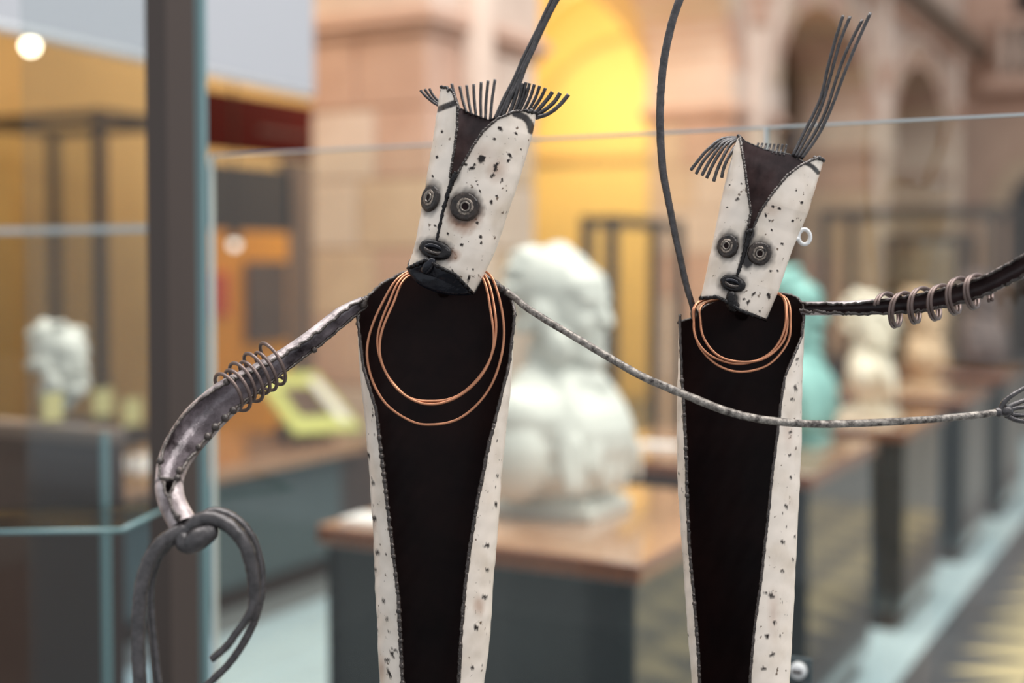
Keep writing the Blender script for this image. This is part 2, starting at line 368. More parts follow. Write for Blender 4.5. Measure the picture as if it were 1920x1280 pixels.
# ================================================================== GALLERY FURNITURE
def plinth(x0, x1, y0, y1, zt, label, group, base='black', top='wood', edge='woodedge', th=.05):
    t = thing('display_plinth', ((x0+x1)/2, (y0+y1)/2, 0), label, 'plinth', group)
    MB().box((x0+.02, y0+.02, .08), (x1-.02, y1-.02, zt-th), bev=.004).build('cabinet_body', M[base], t, smooth=False)
    MB().box((x0+.05, y0+.05, 0), (x1-.05, y1-.05, .08)).build('toe_kick', M['brown'], t, smooth=False)
    tp = MB().box((x0, y0, zt-th), (x1, y1, zt), bev=.006); b = tp.build('top_slab', [M[edge], M[top]], t, smooth=False)
    for p in b.data.polygons: p.material_index = 1 if p.normal.z > .9 else 0
    return t
PZ = .875; XP = -1.14; g = 'wood topped plinths of the bust row'
plinth(XP-.9, XP, 2.68, 3.62, PZ, 'wood-topped black plinth carrying the large white marble bust', g)
plinth(XP-.9, XP, 4.08, 4.95, PZ, 'wood-topped black plinth behind the right figure, under the green bronze bust', g)
plinth(XP-.75, XP, 5.5, 6.3, PZ-.02, 'wood-topped black plinth carrying the white draped bust at right', g)
plinth(XP-.75, XP, 6.9, 7.7, PZ-.02, 'wood-topped black plinth under the cream bust with open collar', g)
plinth(XP-.75, XP, 8.25, 9.1, PZ, 'wood-topped black plinth under the brown bronze bust', g)
# left row
tb = thing('reading_table', (-4.0, 4.2, 0), 'long slate-grey table with wooden top along the left aisle', 'table')
MB().box((-4.5, 3.3, .1), (-3.86, 5.28, .6)).build('front_panel', M['slate'], tb, smooth=False)
MB().box((-4.45, 3.4, 0), (-3.9, 5.2, .1)).build('toe_kick', M['brown'], tb, smooth=False)
MB().box((-4.6, 3.2, .6), (-3.78, 5.4, .66), bev=.006).build('table_top', M['wood'], tb, smooth=False)
MB().box((-4.5, 5.28, 0), (-3.86, 5.6, .6)).build('end_panel', M['brown'], tb, smooth=False)
MB().box((-4.35, 4.05, .66), (-4.0, 4.45, .666)).build('paper_sheet', M['paper'], None, smooth=False)
tag(bpy.data.objects['paper_sheet'], 'pale sheet of paper lying on the slate-grey left table', 'paper')
# slanted lime information panel on the table
a, b_, c_, d_ = [on(0, X, px, py) for X, px, py in ((-4.25, 478, 722), (-4.25, 592, 716), (-3.9, 680, 822), (-3.9, 556, 832))]
def slab(q, th, mb=None):
    mb = mb or MB(); q = [np.array(x) for x in q]; n = np.cross(q[1]-q[0], q[3]-q[0]); n /= np.linalg.norm(n)
    if n[2] < 0: n = -n
    v = q+[x-n*th for x in q]; return mb.add(v, [(0, 1, 2, 3), (7, 6, 5, 4), (0, 4, 5, 1), (1, 5, 6, 2), (2, 6, 7, 3), (3, 7, 4, 0)]), n
def sub(q, u0, u1, v0, v1, lift, n):
    q = [np.array(x) for x in q]
    f = lambda u, v: (q[0]*(1-u)+q[1]*u)*(1-v)+(q[3]*(1-u)+q[2]*u)*v+n*lift
    return [f(u0, v0), f(u1, v0), f(u1, v1), f(u0, v1)]
zs = [a, b_, c_, d_]
zmin = min(q.z for q in zs); zs = [Vector((q.x, q.y, q.z-zmin+.69)) for q in zs]
ip = thing('information_panel', (sum(q.x for q in zs)/4, sum(q.y for q in zs)/4, .66), 'slanted lime-green information panel on the slate-grey table', 'sign')
mb, nn = slab(zs, .02); mb.build('panel_board', M['lime'], ip, smooth=False)
mb, _ = slab(sub(zs, .22, .72, .25, .75, .003, nn), .003); mb.build('picture', M['darkpic'], ip, smooth=False)
mb, _ = slab(sub(zs, .76, .93, .12, .85, .003, nn), .003); mb.build('caption', M['paper'], ip, smooth=False)
MB().box((-4.2, zs[0].y+.1, .66), (-4.05, zs[1].y-.1, .73)).build('stand', M['brown'], ip, smooth=False)
# dark plinth at far left with its head on a pin
q = on(2, 1.15, 190, 808)
dp = thing('low_partition', (q.x-.45, q.y+.04, 0), 'low dark brown partition with a tan rail at the left edge', 'partition')
MB().box((q.x-.9, q.y+.01, 0), (q.x, q.y+.07, 1.115)).build('board', M['brown'], dp, smooth=False)
MB().box((q.x-.92, q.y, 1.115), (q.x+.005, q.y+.08, 1.15), bev=.004).build('rail', M['umber'], dp, smooth=False)
# ------------------------------------------------------------------ busts
def bust(loc, hgt, label, m, style, group=None, rz=0.0, socle=True, dz=0.0):
    k = hgt/.71; t = thing('portrait_bust', loc, label, 'bust', group); L = Vector(loc); R = Matrix.Rotation(rz, 3, 'Z')
    mb = MB()
    def e(c, r, rot=(0, 0, 0)):
        cc = R @ ((Vector(c)-Vector((0, 0, dz)))*k)+L; ee = (R @ Euler(rot).to_matrix()).to_euler(); mb.ell(cc, [x*k for x in r], ee, 16)
    # head
    e((-.02, 0, .575), (.128, .102, .122)); e((.05, 0, .52), (.078, .082, .125)); e((.075, 0, .58), (.058, .078, .062))
    e((.128, 0, .515), (.027, .02, .040), (0, -.38, 0)); e((.146, 0, .496), (.017, .021, .015)); e((.125, 0, .545), (.015, .016, .03))
    e((.112, 0, .556), (.024, .066, .013)); e((.098, .034, .528), (.016, .018, .011)); e((.098, -.034, .528), (.016, .018, .011)); e((.092, .04, .492), (.032, .028, .036)); e((.092, -.04, .492), (.032, .028, .036))
    e((.120, 0, .452), (.019, .034, .012)); e((.115, 0, .434), (.018, .03, .012)); e((.098, 0, .402), (.04, .046, .034))
    e((.03, 0, .425), (.085, .08, .055))
    for s in (1, -1):
        e((-.005, .1*s, .51), (.026, .016, .04)); e((.045, .082*s, .43), (.045, .025, .05)); e((.02, .092*s, .49), (.022, .02, .06))
    # hair
    for i in range(34):
        a = random.uniform(-2.6, 2.6); z = random.uniform(.48, .69); rr = math.sqrt(max(.02, 1-((z-.575)/.128)**2))
        if z < .62 and abs(a) > 1.5: continue
        e((-.02-.128*rr*math.cos(a), .102*rr*math.sin(a), z), (.034, .034, .02), (random.random()*.5, random.random()*.5, a))
    e((-.012, 0, .39), (.085, .082, .10))
    if style == 'coat':
        e((-.03, 0, .30), (.11, .15, .10)); e((-.01, 0, .24), (.15, .215, .125)); e((.055, 0, .20), (.145, .17, .14)); e((.02, 0, .12), (.15, .18, .085))
        e((.03, 0, .345), (.095, .105, .045)); e((.09, 0, .33), (.055, .05, .05)); e((.01, 0, .075), (.12, .14, .06))
        for s in (1, -1):
            e((-.03, .16*s, .255), (.09, .075, .085)); e((-.02, .17*s, .16), (.095, .075, .12))
            e((.085, .085*s, .30), (.035, .035, .11), (.35*s, -.55, 0)); e((.142, .075*s, .22), (.03, .03, .12), (.28*s, -.3, 0)); e((.11, .135*s, .2), (.03, .025, .14), (.25*s, -.25, 0)); e((.165, .03*s, .15), (.02, .035, .09), (.1*s, -.05, 0))
        for i in range(5): e((.15-.01*i, -.14+.06*i, .14+.01*(i % 3)), (.02, .014, .08), (.35*math.sin(i), -.1, 0))
    elif style == 'drape':
        e((-.02, 0, .29), (.10, .14, .09)); e((.0, 0, .23), (.12, .18, .13)); e((.05, 0, .2), (.10, .14, .12)); e((.02, 0, .11), (.09, .10, .1))
        for i in range(6): e((.13-.012*i, -.13+.05*i, .20+.02*i), (.022, .024, .13), (.5, -.35, 0))
    elif style == 'collar':
        e((-.02, 0, .29), (.10, .14, .09)); e((.0, 0, .23), (.12, .18, .13)); e((.04, 0, .21), (.09, .14, .12)); e((.01, 0, .11), (.09, .10, .1))
        for s in (1, -1): e((.095, .07*s, .29), (.04, .035, .15), (.25*s, -.3, 0))
    if style != 'head':
        e((0, 0, .06), (.07, .07, .06))
    o = mb.build('figure', m, t)
    md = o.modifiers.new('remesh', 'REMESH'); md.mode = 'VOXEL'; md.voxel_size = .0062*k; md.use_smooth_shade = True
    sm = o.modifiers.new('smooth', 'SMOOTH'); sm.factor = .5; sm.iterations = 4
    if socle:
        s = MB(); hx, hy = .15*k, .13*k; b2 = MB()
        for lo, hi, e2 in ((0, .028, 1), (.028, .045, .86)): b2.box((L.x-hx*e2, L.y-hy*e2, L.z+lo*k), (L.x+hx*e2, L.y+hy*e2, L.z+hi*k), bev=.004)
        b2.build('socle', m, t, smooth=False)
    else:
        MB().tube([L+Vector((0, 0, z)) for z in (0, .05*k, (.42-dz)*k)], .012, 10).build('pin', M['frame'], t)
        MB().box((L.x-.05, L.y-.05, 0), (L.x+.05, L.y+.05, L.z+.01)).build('pedestal', M['brown'], t, smooth=False)
    return t
gb = 'portrait busts on plinths'
q = on(2, PZ, 1050, 955); bust((q.x, q.y, PZ), .735, 'large white marble bust of a man in a coat between the two figures', M['marble'], 'coat', gb, rz=-.12)
bust((-1.43, 4.76, PZ), .66, 'green bronze bust, its head behind the right figure', M['verdigris'], 'coat', gb)
bust((-1.40, 5.9, PZ-.02), .57, 'white draped marble bust beyond the right arm coil', M['marble2'], 'drape', gb)
bust((-1.44, 7.3, PZ-.02), .56, 'cream bust with tan chest beside the brown bronze bust', M['plaster'], 'collar', gb)
bust((-1.36, 8.65, PZ), .62, 'dark brown bronze bust, farthest right of the row', M['bronze'], 'coat', gb)
q = P(112, 660, 3.5); bust((q.x, q.y, 1.12), .44, 'small white sculpted head on a pin at far left', M['marble2'], 'head', gb, socle=False, dz=.26)
# ivory caption cards at far left
gc = 'ivory caption cards on the dark plinth'
for i, (px, py, lab) in enumerate(((98, 775, 'ivory caption card below the small white head'), (192, 752, 'ivory caption card near the dark case upright'), (247, 770, 'ivory caption card right of the dark case upright'))):
    c = P(px, py, 3.25) if i == 0 else on(0, -4.05, px, py); sw = .03 if i == 0 else .05
    t = thing('caption_card', (c.x, c.y, .66 if i else 0), lab, 'card', gc)
    MB().box((c.x-.006, c.y-sw, max(c.z-.06, 1.155 if i == 0 else .67)), (c.x+.006, c.y+sw, c.z+.05)).build('card', M['ivory'], t, smooth=False)
    MB().tube([(c.x-.01, c.y, z) for z in (0 if i == 0 else .66, c.z)], .01, 8).build('stand', M['frame'], t)
# white leaflet, and a pale slab standing in for reflective patches on a plinth
for px, py, lab in ((700, 978, 'white leaflet at the left end of the bust plinth'), (1235, 838, 'pale slab standing in for reflective patches on the plinth behind the left edge of the right figure')):
    q = on(2, PZ, px, py); tag(MB().box((q.x-.07, q.y-.05, PZ), (q.x+.07, q.y+.05, PZ+.012)).build('leaflet', M['paper'], smooth=False), lab, 'leaflet')
# ------------------------------------------------------------------ box frames of distant cases
def frame_case(x0, x1, y0, y1, z0, z1, bar, label, m='frame'):
    t = thing('display_case', ((x0+x1)/2, (y0+y1)/2, 0), label, 'display case', 'framed glass display cases')
    for x in (x0, x1):
        for y in (y0, y1): MB().box((x-bar/2, y-bar/2, 0), (x+bar/2, y+bar/2, z1)).build('upright', M[m], t, smooth=False)
    for y in (y0, y1): MB().box((x0, y-bar*.48, z1-bar), (x1, y+bar*.48, z1-.002)).build('top_rail', M[m], t, smooth=False)
    for x in (x0, x1): MB().box((x-bar*.48, y0, z1-bar), (x+bar*.48, y1, z1-.001)).build('top_rail', M[m], t, smooth=False)
    MB().box((x0, y0, 0), (x1, y1, z0)).build('case_base', M['brown'], t, smooth=False)
    MB().box((x0+.01, y0-.004, z0), (x1-.01, y0+.004, z1-bar)).build('glass_pane', M['pane'], t, smooth=False)
    return t
q = on(1, 5.6, 185, 205); frame_case(q.x-1.1, q.x, 5.6, 6.25, .5, q.z, .06, 'tall dark-framed glass case at far left')
q = on(1, 11.6, 1545, 392); q2 = on(1, 11.6, 1868, 392); frame_case(q.x, q2.x, 11.6, 12.6, .7, q.z, .075, 'wide dark-framed glass case behind the busts at right')
q = on(1, 9.6, 1664, 440); q2 = on(1, 9.6, 1798, 440); frame_case(q.x, q2.x, 9.6, 10.1, .7, q.z, .055, 'smaller dark-framed glass case behind the white draped bust')
q = on(1, 6.6, 1100, 405); q2 = on(1, 6.6, 1148, 405); frame_case(q.x, q2.x, 6.6, 7.6, .5, q.z, .055, 'narrow dark-framed glass case behind the large bust')
# exhibition wall unit
XE = -6.0
def ex(px0, py0, px1, py1, dx, name, m, par):
    a = on(0, XE, px0, py0); b = on(0, XE, px1, py1)
    lo, hi = min(a.z, b.z), max(a.z, b.z)
    return MB().box((XE-.05, min(a.y, b.y), lo), (XE+dx, max(a.y, b.y), hi)).build(name, M[m], par, smooth=False)
t = thing('exhibition_stand', (XE, 7.2, 0), 'orange and dark red exhibition stand in the aisle behind the steel post', 'exhibition stand')
ex(330, 160, 590, 300, .06, 'red_fascia', 'red', t); ex(330, 300, 545, 435, .02, 'dark_display', 'door', t)
a = on(0, XE, 330, 430); b = on(0, XE, 532, 470); MB().box((XE-.05, a.y, 0), (XE+.04, b.y, a.z)).build('orange_board', M['orange'], t, smooth=False)
ex(532, 300, 600, 900, .02, 'brown_screen', 'umber', t); ex(450, 490, 525, 636, .07, 'picture', 'darkpic', t); ex(380, 512, 414, 590, .07, 'red_print', 'scarlet', t); ex(470, 240, 572, 262, .075, 'faded_print', 'redtxt', t)
# spots, plus one added amber glow
def spot(px, py, d, r, label, m):
    c = P(px, py, d); t = thing('spotlight', tuple(c), label, 'spotlight')
    MB().ell(c, (r, r, r)).build('bulb', M[m], t); MB().tube([c+Vector((0, 0, r*.6)), c+Vector((0, 0, r*3)), c+Vector((0, 0, r*3.3))], (r*1.15, r*1.2, r*.4), 12).build('housing', M['frame'], t)
    MB().tube([c+Vector((0, 0, r*3)), (c.x, c.y, 4.45)], .008, 6).build('stem', M['frame'], t)
spot(57, 86, 6.6, .035, 'glowing round spotlight under the white banner at far left', 'lampm')
spot(440, 458, 8.2, .03, 'small pale lamp before the orange board', 'lampb')
spot(588, 105, 8.6, .06, 'added amber glow between banner and stone pier', 'amberglow')  # added bulb; its glow stands in for the amber-lit aisle wall behind
# hanging banner
bn = thing('hanging_banner', (-3.5, 2.6, 2.27), 'large white banner panel hanging at upper left', 'banner')
qa = on(0, -3.5, 582, 182)
qb = on(2, qa.z, 0, 54); dv = (qb-qa).normalized(); qb = qb+dv*1.6; nv = Vector((dv.y, -dv.x, 0))*.02
vv = [tuple(Vector((p.x, p.y, z))+nv*k) for z in (qa.z+.02, 5.2) for p, k in ((qa, 1), (qb, 1), (qb, -1), (qa, -1))]
MB().add(vv, [(0, 1, 2, 3), (7, 6, 5, 4), (0, 4, 5, 1), (1, 5, 6, 2), (2, 6, 7, 3), (3, 7, 4, 0)]).build('cloth', M['banner'], bn, smooth=False)
MB().tube([(qa.x, qa.y, qa.z+.012), (qb.x, qb.y, qa.z+.012)], .021, 10).build('bottom_bar', M['white'], bn)
MB().tube([(qa.x, qa.y, 5.2), (qb.x, qb.y, 5.2)], .03, 10).build('top_bar', M['frame'], bn)
# ------------------------------------------------------------------ glass of the figures' case
YG = 1.62; ZP = .72
cp = thing('case_plinth', (-.55, 1.15, 0), 'black plinth below the frame that carries both figures', 'plinth')
MB().box((-1.75, .55, 0), (.55, 1.72, ZP), bev=.006).build('cabinet_body', M['black'], cp, smooth=False)
xa = on(1, YG, 400, 400).x; xj = on(1, YG, 1440, 400).x; xe = on(1, YG, 1990, 400).x
za = on(1, YG, 400, 295).z; zb = on(1, YG, 1920, 215).z
zt = (za+zb)/2
def gpanel(x0, x1, label, top='edge2'):
    t = thing('glass_screen', ((x0+x1)/2, YG, ZP), label, 'glass panel', 'glass panels behind the figures')
    MB().box((x0, YG-.004, ZP), (x1, YG+.004, zt)).build('pane', M['pane'], t, smooth=False)
    MB().box((x0, YG-.0045, zt), (x1, YG+.0045, zt+.003)).build('top_edge', M[top], t, smooth=False)
    MB().box((x0-.004, YG-.0045, ZP), (x0, YG+.0045, zt+.003)).build('side_edge', M[top], t, smooth=False)
    return t
gpanel(xa, xj-.006, 'clear glass panel behind the left figure')
g2 = gpanel(xj, xe, 'clear glass panel behind the right figure, with a lock')
c = on(1, YG-.005, 1500, 1254)
MB().box((c.x-.016, YG-.008, c.z-.016), (c.x+.016, YG-.005, c.z+.016), bev=.001).build('lock_plate', M['slate'], g2, smooth=False)
lk = MB(); lk.tube([(c.x, YG-.008, c.z), (c.x, YG-.016, c.z), (c.x, YG-.018, c.z)], (.0105, .0105, .008), 20); lk.build('lock_barrel', M['white'], g2)
MB().box((c.x-.006, YG-.0195, c.z-.0022), (c.x+.006, YG-.0175, c.z+.0022)).build('key_slot', M['door'], g2, smooth=False)
# steel post and tall left glass
YP = 1.62; q = on(1, YP, 316, 640); q0 = on(1, YP, 276, 640)
po = thing('steel_post', (q.x, YP, ZP), 'brown steel post of the tall glass case at left', 'post')
MB().box((q0.x, YP, ZP), (q.x, YP+.07, 2.9), bev=.0015).build('post_tube', M['post'], po, smooth=False)
MB().box((q0.x-.02, YP-.02, ZP), (q.x+.02, YP+.09, ZP+.01)).build('foot_plate', M['post'], po, smooth=False)
YT = 1.74; q = on(1, YT, 383, 640); q1 = on(1, YT, 360, 640)
tg = thing('tall_glass_pane', (q.x-.5, YT, 0), 'tall glass pane with a teal edge beside the steel post', 'glass panel')
MB().box((q.x-.45, YT, 0), (q1.x, YT+.012, 2.9)).build('pane', M['pane2'], tg, smooth=False)
MB().box((q1.x, YT, 0), (q.x, YT+.012, 2.9)).build('teal_edge', M['edge'], tg, smooth=False)
# low glass barrier at far left: top edge, and upright edge
YB = 2.1; a = on(1, YB, -60, 427); b = on(1, YB, 300, 437)
gl = thing('glass_barrier', ((a.x+b.x)/2, YB, 0), 'glass barrier with a pale top edge left of the steel post', 'glass panel')
zb_ = (a.z+b.z)/2
MB().box((a.x-.6, YB-.006, 0), (b.x, YB+.006, zb_)).build('pane', M['pane2'], gl, smooth=False)
MB().box((a.x-.6, YB-.008, zb_-.006), (b.x, YB+.008, zb_+.008)).build('top_edge', M['edge2'], gl, smooth=False)
YQ = 2.0; a = on(1, YQ, 192, 812); b = on(1, YQ, 200, 812)
gs = thing('glass_shelf_unit', (a.x-.2, YQ, 0), 'low glass unit with a clear shelf in front of the dark left plinth', 'glass panel')
MB().box((a.x, YQ-.006, 0), (b.x, YQ+.006, a.z)).build('upright_edge', M['edge'], gs, smooth=False)
pl = [P(-40, 996, 1.9), P(228, 988, 1.95), P(335, 936, 2.25), P(-40, 940, 2.3)]
zz = pl[1].z; poly = [(on(2, zz, px, py).x, on(2, zz, px, py).y) for px, py in ((-40, 994), (228, 990), (335, 938), (-40, 950))]
MB().prism(poly, 2, zz-.006, zz).build('shelf', M['pane2'], gs, smooth=False)
sp = [(x, y, zz-.003) for x, y in poly]; MB().tube(sp[:2], .004, 6).tube(sp[1:3], .004, 6).build('shelf_edge', M['edge'], gs)
# ================================================================== THE TWO METAL FIGURES
class Frame:                                           # a cut-open tube laid along an axis in the figure's plane
    def __init__(s, O, ax, L, R, EL, ER, w0=0, bz=.7, lean=0):
        s.O = np.array(O, float); a = np.array(ax, float); s.a = a/np.linalg.norm(a); s.p = np.array((s.a[1], -s.a[0]))
        s.w0 = w0; s.bz = bz; s.lean = lean
        def tr(pts): q = np.array([s.sq(*p) for p in pts]); return q[np.argsort(q[:, 0])]
        s.L, s.R, s.EL, s.ER = map(tr, (L, R, EL, ER))
    def sq(s, x, y): d = np.array((x, y))-s.O; return (d @ s.a, d @ s.p)
    def ip(s, T, sv): return np.interp(sv, T[:, 0], T[:, 1])
    def sec(s, sv):
        l, r = s.ip(s.L, sv), s.ip(s.R, sv); return (l+r)/2, (r-l)/2
    def ang(s, sv):
        qc, h = s.sec(sv); f = lambda T: np.arcsin(np.clip((s.ip(T, sv)-qc)/h, -1, 1))
        tl, tr_ = f(s.EL), f(s.ER); m = (tl+tr_)/2; g = np.maximum(tr_-tl, .03)/2
        return m-g, m+g
    def pos(s, sv, t, off=0):
        qc, h = s.sec(sv); q = qc+(h-off)*np.sin(t); w = s.w0+(h-off)*s.bz*np.cos(t)+s.lean*sv
        return np.stack([s.O[0]+sv*s.a[0]+q*s.p[0], s.O[1]+sv*s.a[1]+q*s.p[1], w], -1)
    def at(s, x, y):                                   # front surface point and outward normal, in (u, v, w)
        sv, q = s.sq(x, y); qc, h = s.sec(sv); t = math.asin(max(-1, min(1, (q-qc)/h)))
        n2 = np.array((math.sin(t)/h, math.cos(t)/(h*s.bz))); n2 /= np.linalg.norm(n2)
        return s.pos(np.float64(sv), t), np.array((s.p[0]*n2[0], s.p[1]*n2[0], n2[1]))
def sheet(fr, top, bot, nc, nr, chips, burns, rusts, dent=1.2):
    u = np.linspace(0, 1, nc)[None, :]; v = np.linspace(0, 1, nr)[:, None]
    sv = np.zeros((nr, nc))+v*0; s_est = np.full((1, nc), 0.0)
    def tt(sv): tl, tr = fr.ang(sv); return tr+(tl+2*PI-tr)*u
    st, sb = top(None), bot(None)
    s_t = np.full((1, nc), st); s_b = np.full((1, nc), sb)
    for _ in range(4):
        t = tt(s_t); qc, h = fr.sec(s_t); s_t = top((qc+h*np.sin(t), np.cos(t)))
        t = tt(s_b); qc, h = fr.sec(s_b); s_b = bot((qc+h*np.sin(t), np.cos(t)))
    sv = s_t+(s_b-s_t)*v; t = tt(sv)
    out = fr.pos(sv, t); nz = vn(out[..., 0]*.12, out[..., 1]*.12)*dent
    out = fr.pos(sv, t, -nz); inn = fr.pos(sv, t, 3.2-nz)
    x, y = out[..., 0], out[..., 1]; front = np.cos(t) > -.15
    chip = np.zeros_like(x); burn = np.zeros_like(x); rust = np.zeros_like(x)
    for (cx, cy, r, asp, an) in chips:
        ca, sa = math.cos(an), math.sin(an); dx, dy = x-cx, y-cy
        m = (abs(dx) < 4*r+6) & (abs(dy) < 4*r+6) & front
        r = r*.78; d = np.hypot((dx*ca+dy*sa)/(r*asp), (-dx*sa+dy*ca)/r)+.6*vn(x*4.2/r+cx, y*4.2/r+cy)
        chip = np.where(m, np.maximum(chip, np.clip((1.1-d)/.4, 0, 1)), chip)
    for arr, lst in ((burn, burns), (rust, rusts)):
        for (cx, cy, rx, ry, an, soft, k) in lst:
            ca, sa = math.cos(an), math.sin(an); dx, dy = x-cx, y-cy
            d = np.hypot((dx*ca+dy*sa)/rx, (-dx*sa+dy*ca)/ry)+.10*vn(x*.3, y*.3)
            arr[:] = np.maximum(arr, np.where(front, np.clip((1-d)/soft, 0, 1)*k, 0))
    mb = MB(); mb.grid(PT(out), 0); k = max(1, nc//110)
    mb.attr = {'chip': chip.ravel(), 'burn': burn.ravel(), 'rust': rust.ravel()}
    mb.grid(PT(inn[::2, ::2][::-1]), 1)
    for a in mb.v: a[:, 2] = np.maximum(a[:, 2], ZP+.0006)
    return mb, out
def seam(path, r, step=None, bead=0, jit=1.0, sides=7):
    path = np.asarray(path); p = path+RNG.normal(0, .35*jit, path.shape)
    mb = MB(); mb.tube(PT(p), r*PX*(1+.45*RNG.random(len(p))-.15), sides)
    if step:
        d = np.concatenate([[0], np.cumsum(np.linalg.norm(np.diff(path, axis=0), axis=1))]); s = step*.5
        while s < d[-1]:
            c = np.array([np.interp(s, d, path[:, i]) for i in range(3)]); rr = bead*random.uniform(.7, 1.15)*PX
            mb.ell(PT(c+np.array((0, 0, 2.0))), (rr, rr, rr*random.uniform(.9, 1.3)), None, 8); s += step*random.uniform(.75, 1.3)
    return mb
def lathe(c, n, prof, sx=1, up=(0, 1, 0), seg=28, jit=0):
    n = np.array(n)/np.linalg.norm(n); u = np.array(up, float); u -= n*(u @ n); u /= np.linalg.norm(u); b = np.cross(n, u)
    rows = []
    for r, h in prof:
        rows.append([np.array(c)+(b*math.cos(a)*sx+u*math.sin(a))*(r*(1+jit*(random.random()-.5)))+n*(h+jit*4*(random.random()-.5)) for a in np.linspace(0, 2*PI, seg, endpoint=False)])
    rows.append([np.array(c)+n*prof[-1][1]]*seg)
    return PT(np.array(rows))
def wire(mb, pts, r, n=6, sides=7, D=D0, noise=.12, taper=None):
    p = cr(pts, n); rr = np.full(len(p), r*PX) if taper is None else np.linspace(r, taper, len(p))*PX
    mb.tube(PT(p), rr, sides, noise=noise); return mb
def rchips(poly_rows, n, rmin, rmax):
    out = []
    for _ in range(n):
        y, xa, xb = random.choice(poly_rows); out.append((random.uniform(xa, xb), y+random.uniform(-30, 30), random.uniform(rmin, rmax)*random.choice((.6, 1, 1)), random.uniform(.6, 2.0), random.uniform(0, PI)))
    return out
def gutter(path, rad, a0, a1, thick=2.6, jag=2.5, na=16, twist=None):
    """open channel swept along path; angle 0 faces the lens, 90 deg = picture up side of the arm"""
    p = cr(path, 12); n = len(p); k = np.linspace(0, 1, n); rad = np.interp(k, np.linspace(0, 1, len(rad)), rad)
    tg = np.gradient(p, axis=0); tg /= np.linalg.norm(tg, axis=1)[:, None]
    rows_o, rows_i, e0, e1 = [], [], [], []
    for i in range(n):
        z = np.array((0, 0, 1.0)); z -= tg[i]*(z @ tg[i]); z /= np.linalg.norm(z); sd = np.cross(tg[i], z)
        if sd[1] > 0: sd = -sd
        b0 = np.interp(k[i], np.linspace(0, 1, len(a0)), a0)+jag/rad[i]*.5*math.sin(i*1.1)+jag/rad[i]*(random.random()-.5)
        b1 = np.interp(k[i], np.linspace(0, 1, len(a1)), a1)+jag/rad[i]*.5*math.sin(i*.8+1)+jag/rad[i]*(random.random()-.5)
        aa = np.linspace(b0, b1, na)
        f = lambda r: [p[i]+(z*math.cos(a)+sd*math.sin(a))*r for a in aa]
        rows_o.append(f(rad[i])); rows_i.append(f(rad[i]-thick)); e0.append(rows_o[-1][0]); e1.append(rows_o[-1][-1])
    mb = MB(); mb.grid(PT(np.array(rows_o)), 0); mb.grid(PT(np.array(rows_i)[::-1]), 1)
    return mb, np.array(e0), np.array(e1), p
def coil(p, i0, i1, turns, rad, r, ph=0, wob=.12):
    seg = p[i0:i1]; n = int(turns*26); out = []
    tg = np.gradient(seg, axis=0); tg /= np.linalg.norm(tg, axis=1)[:, None]
    for j in range(n+1):
        t = j/n*(len(seg)-1); i = min(int(t), len(seg)-2); f = t-i; c = seg[i]*(1-f)+seg[i+1]*f; d = tg[i]
        z = np.array((0, 0, 1.0)); z -= d*(z @ d); z /= np.linalg.norm(z); sd = np.cross(d, z); a = ph+2*PI*turns*j/n
        R = rad*(1+wob*math.sin(j*.13)); out.append(c+(z*math.cos(a)+sd*math.sin(a))*R)
    mb = MB(); mb.tube(PT(np.array(out)), r*PX, 8); return mb
# ------------------------------------------------------------------ left figure
VB = 2000
zb0 = PT((815, VB, 0))
VB = 490+(H-ZP)*F/D0*1.0

for _ in range(20): VB += (PT((820, VB, 0))[2]-ZP-.001)*F/D0
base1 = PT((820, VB, 0)) 
S1 = thing('metal_figure', (base1[0], base1[1], ZP), 'tall white-enamelled scrap metal figure with bristling comb crest, left of the pair', 'sculpture', 'scrap metal figures')
fb = Frame((815, 0), (0, 1),
    [(672, 480), (670, 620), (675, 700), (685, 800), (693, 900), (700, 1000), (703, 1100), (708, 1200), (712, 1280), (735, VB)],
    [(966, 480), (965, 600), (960, 700), (950, 800), (940, 900), (933, 1000), (925, 1100), (918, 1200), (908, 1280), (870, VB)],
    [(672, 480), (671, 600), (682, 690), (706, 770), (715, 850), (727, 950), (739, 1050), (747, 1120), (751, 1200), (755, 1280), (775, VB)],
    [(966, 480), (964, 600), (955, 680), (935, 760), (917, 830), (905, 890), (893, 950), (880, 1030), (872, 1100), (865, 1180), (860, 1280), (835, VB)])
def topf(pts):
    q = np.array(pts, float)
    def f(a):
        if a is None: return 560.0
        return np.interp(a[0], q[:, 0], q[:, 1])
    return f
top1 = topf([(x-815, y) for x, y in ((670, 610), (674, 585), (690, 555), (715, 532), (755, 511), (800, 500), (880, 503), (930, 528), (955, 552), (964, 580), (967, 610))])
botc = lambda vb: (lambda a: vb if a is None else vb+0*a[0])
ch = [(705, 1180, 5, 1.2, .4), (912, 1022, 6, 1.2, 0), (914, 1068, 5, 1, 1), (907, 1118, 5, 1.3, .6), (892, 1175, 6, 1.2, .9), (912, 1118, 4, 1, 0), (930, 945, 4, 1.6, 1.5), (933, 892, 3.5, 1, 0),
      (683, 812, 4, 1.5, 1.2), (690, 852, 5, 2, 1.3), (699, 905, 4, 1.6, 1.2), (702, 972, 6, 1.2, 1), (707, 1035, 6, 1, .5), (703, 1068, 5, 1, 1), (720, 1125, 5, 1, 0), (725, 1160, 4, 1, 0), (725, 1237, 5, 1.4, .5),
      (735, 1225, 4, 3, 1.1), (740, 1218, 3, 3, .4), (886, 1250, 5, 1, 0), (730, 1262, 4, 3, 1.2)]
ch += rchips([(760+i*40, 682+i*2.6, 712+i*3) for i in range(13)]+[(780+i*40, 925-i*4, 948-i*3) for i in range(12)], 16, .9, 2.0)
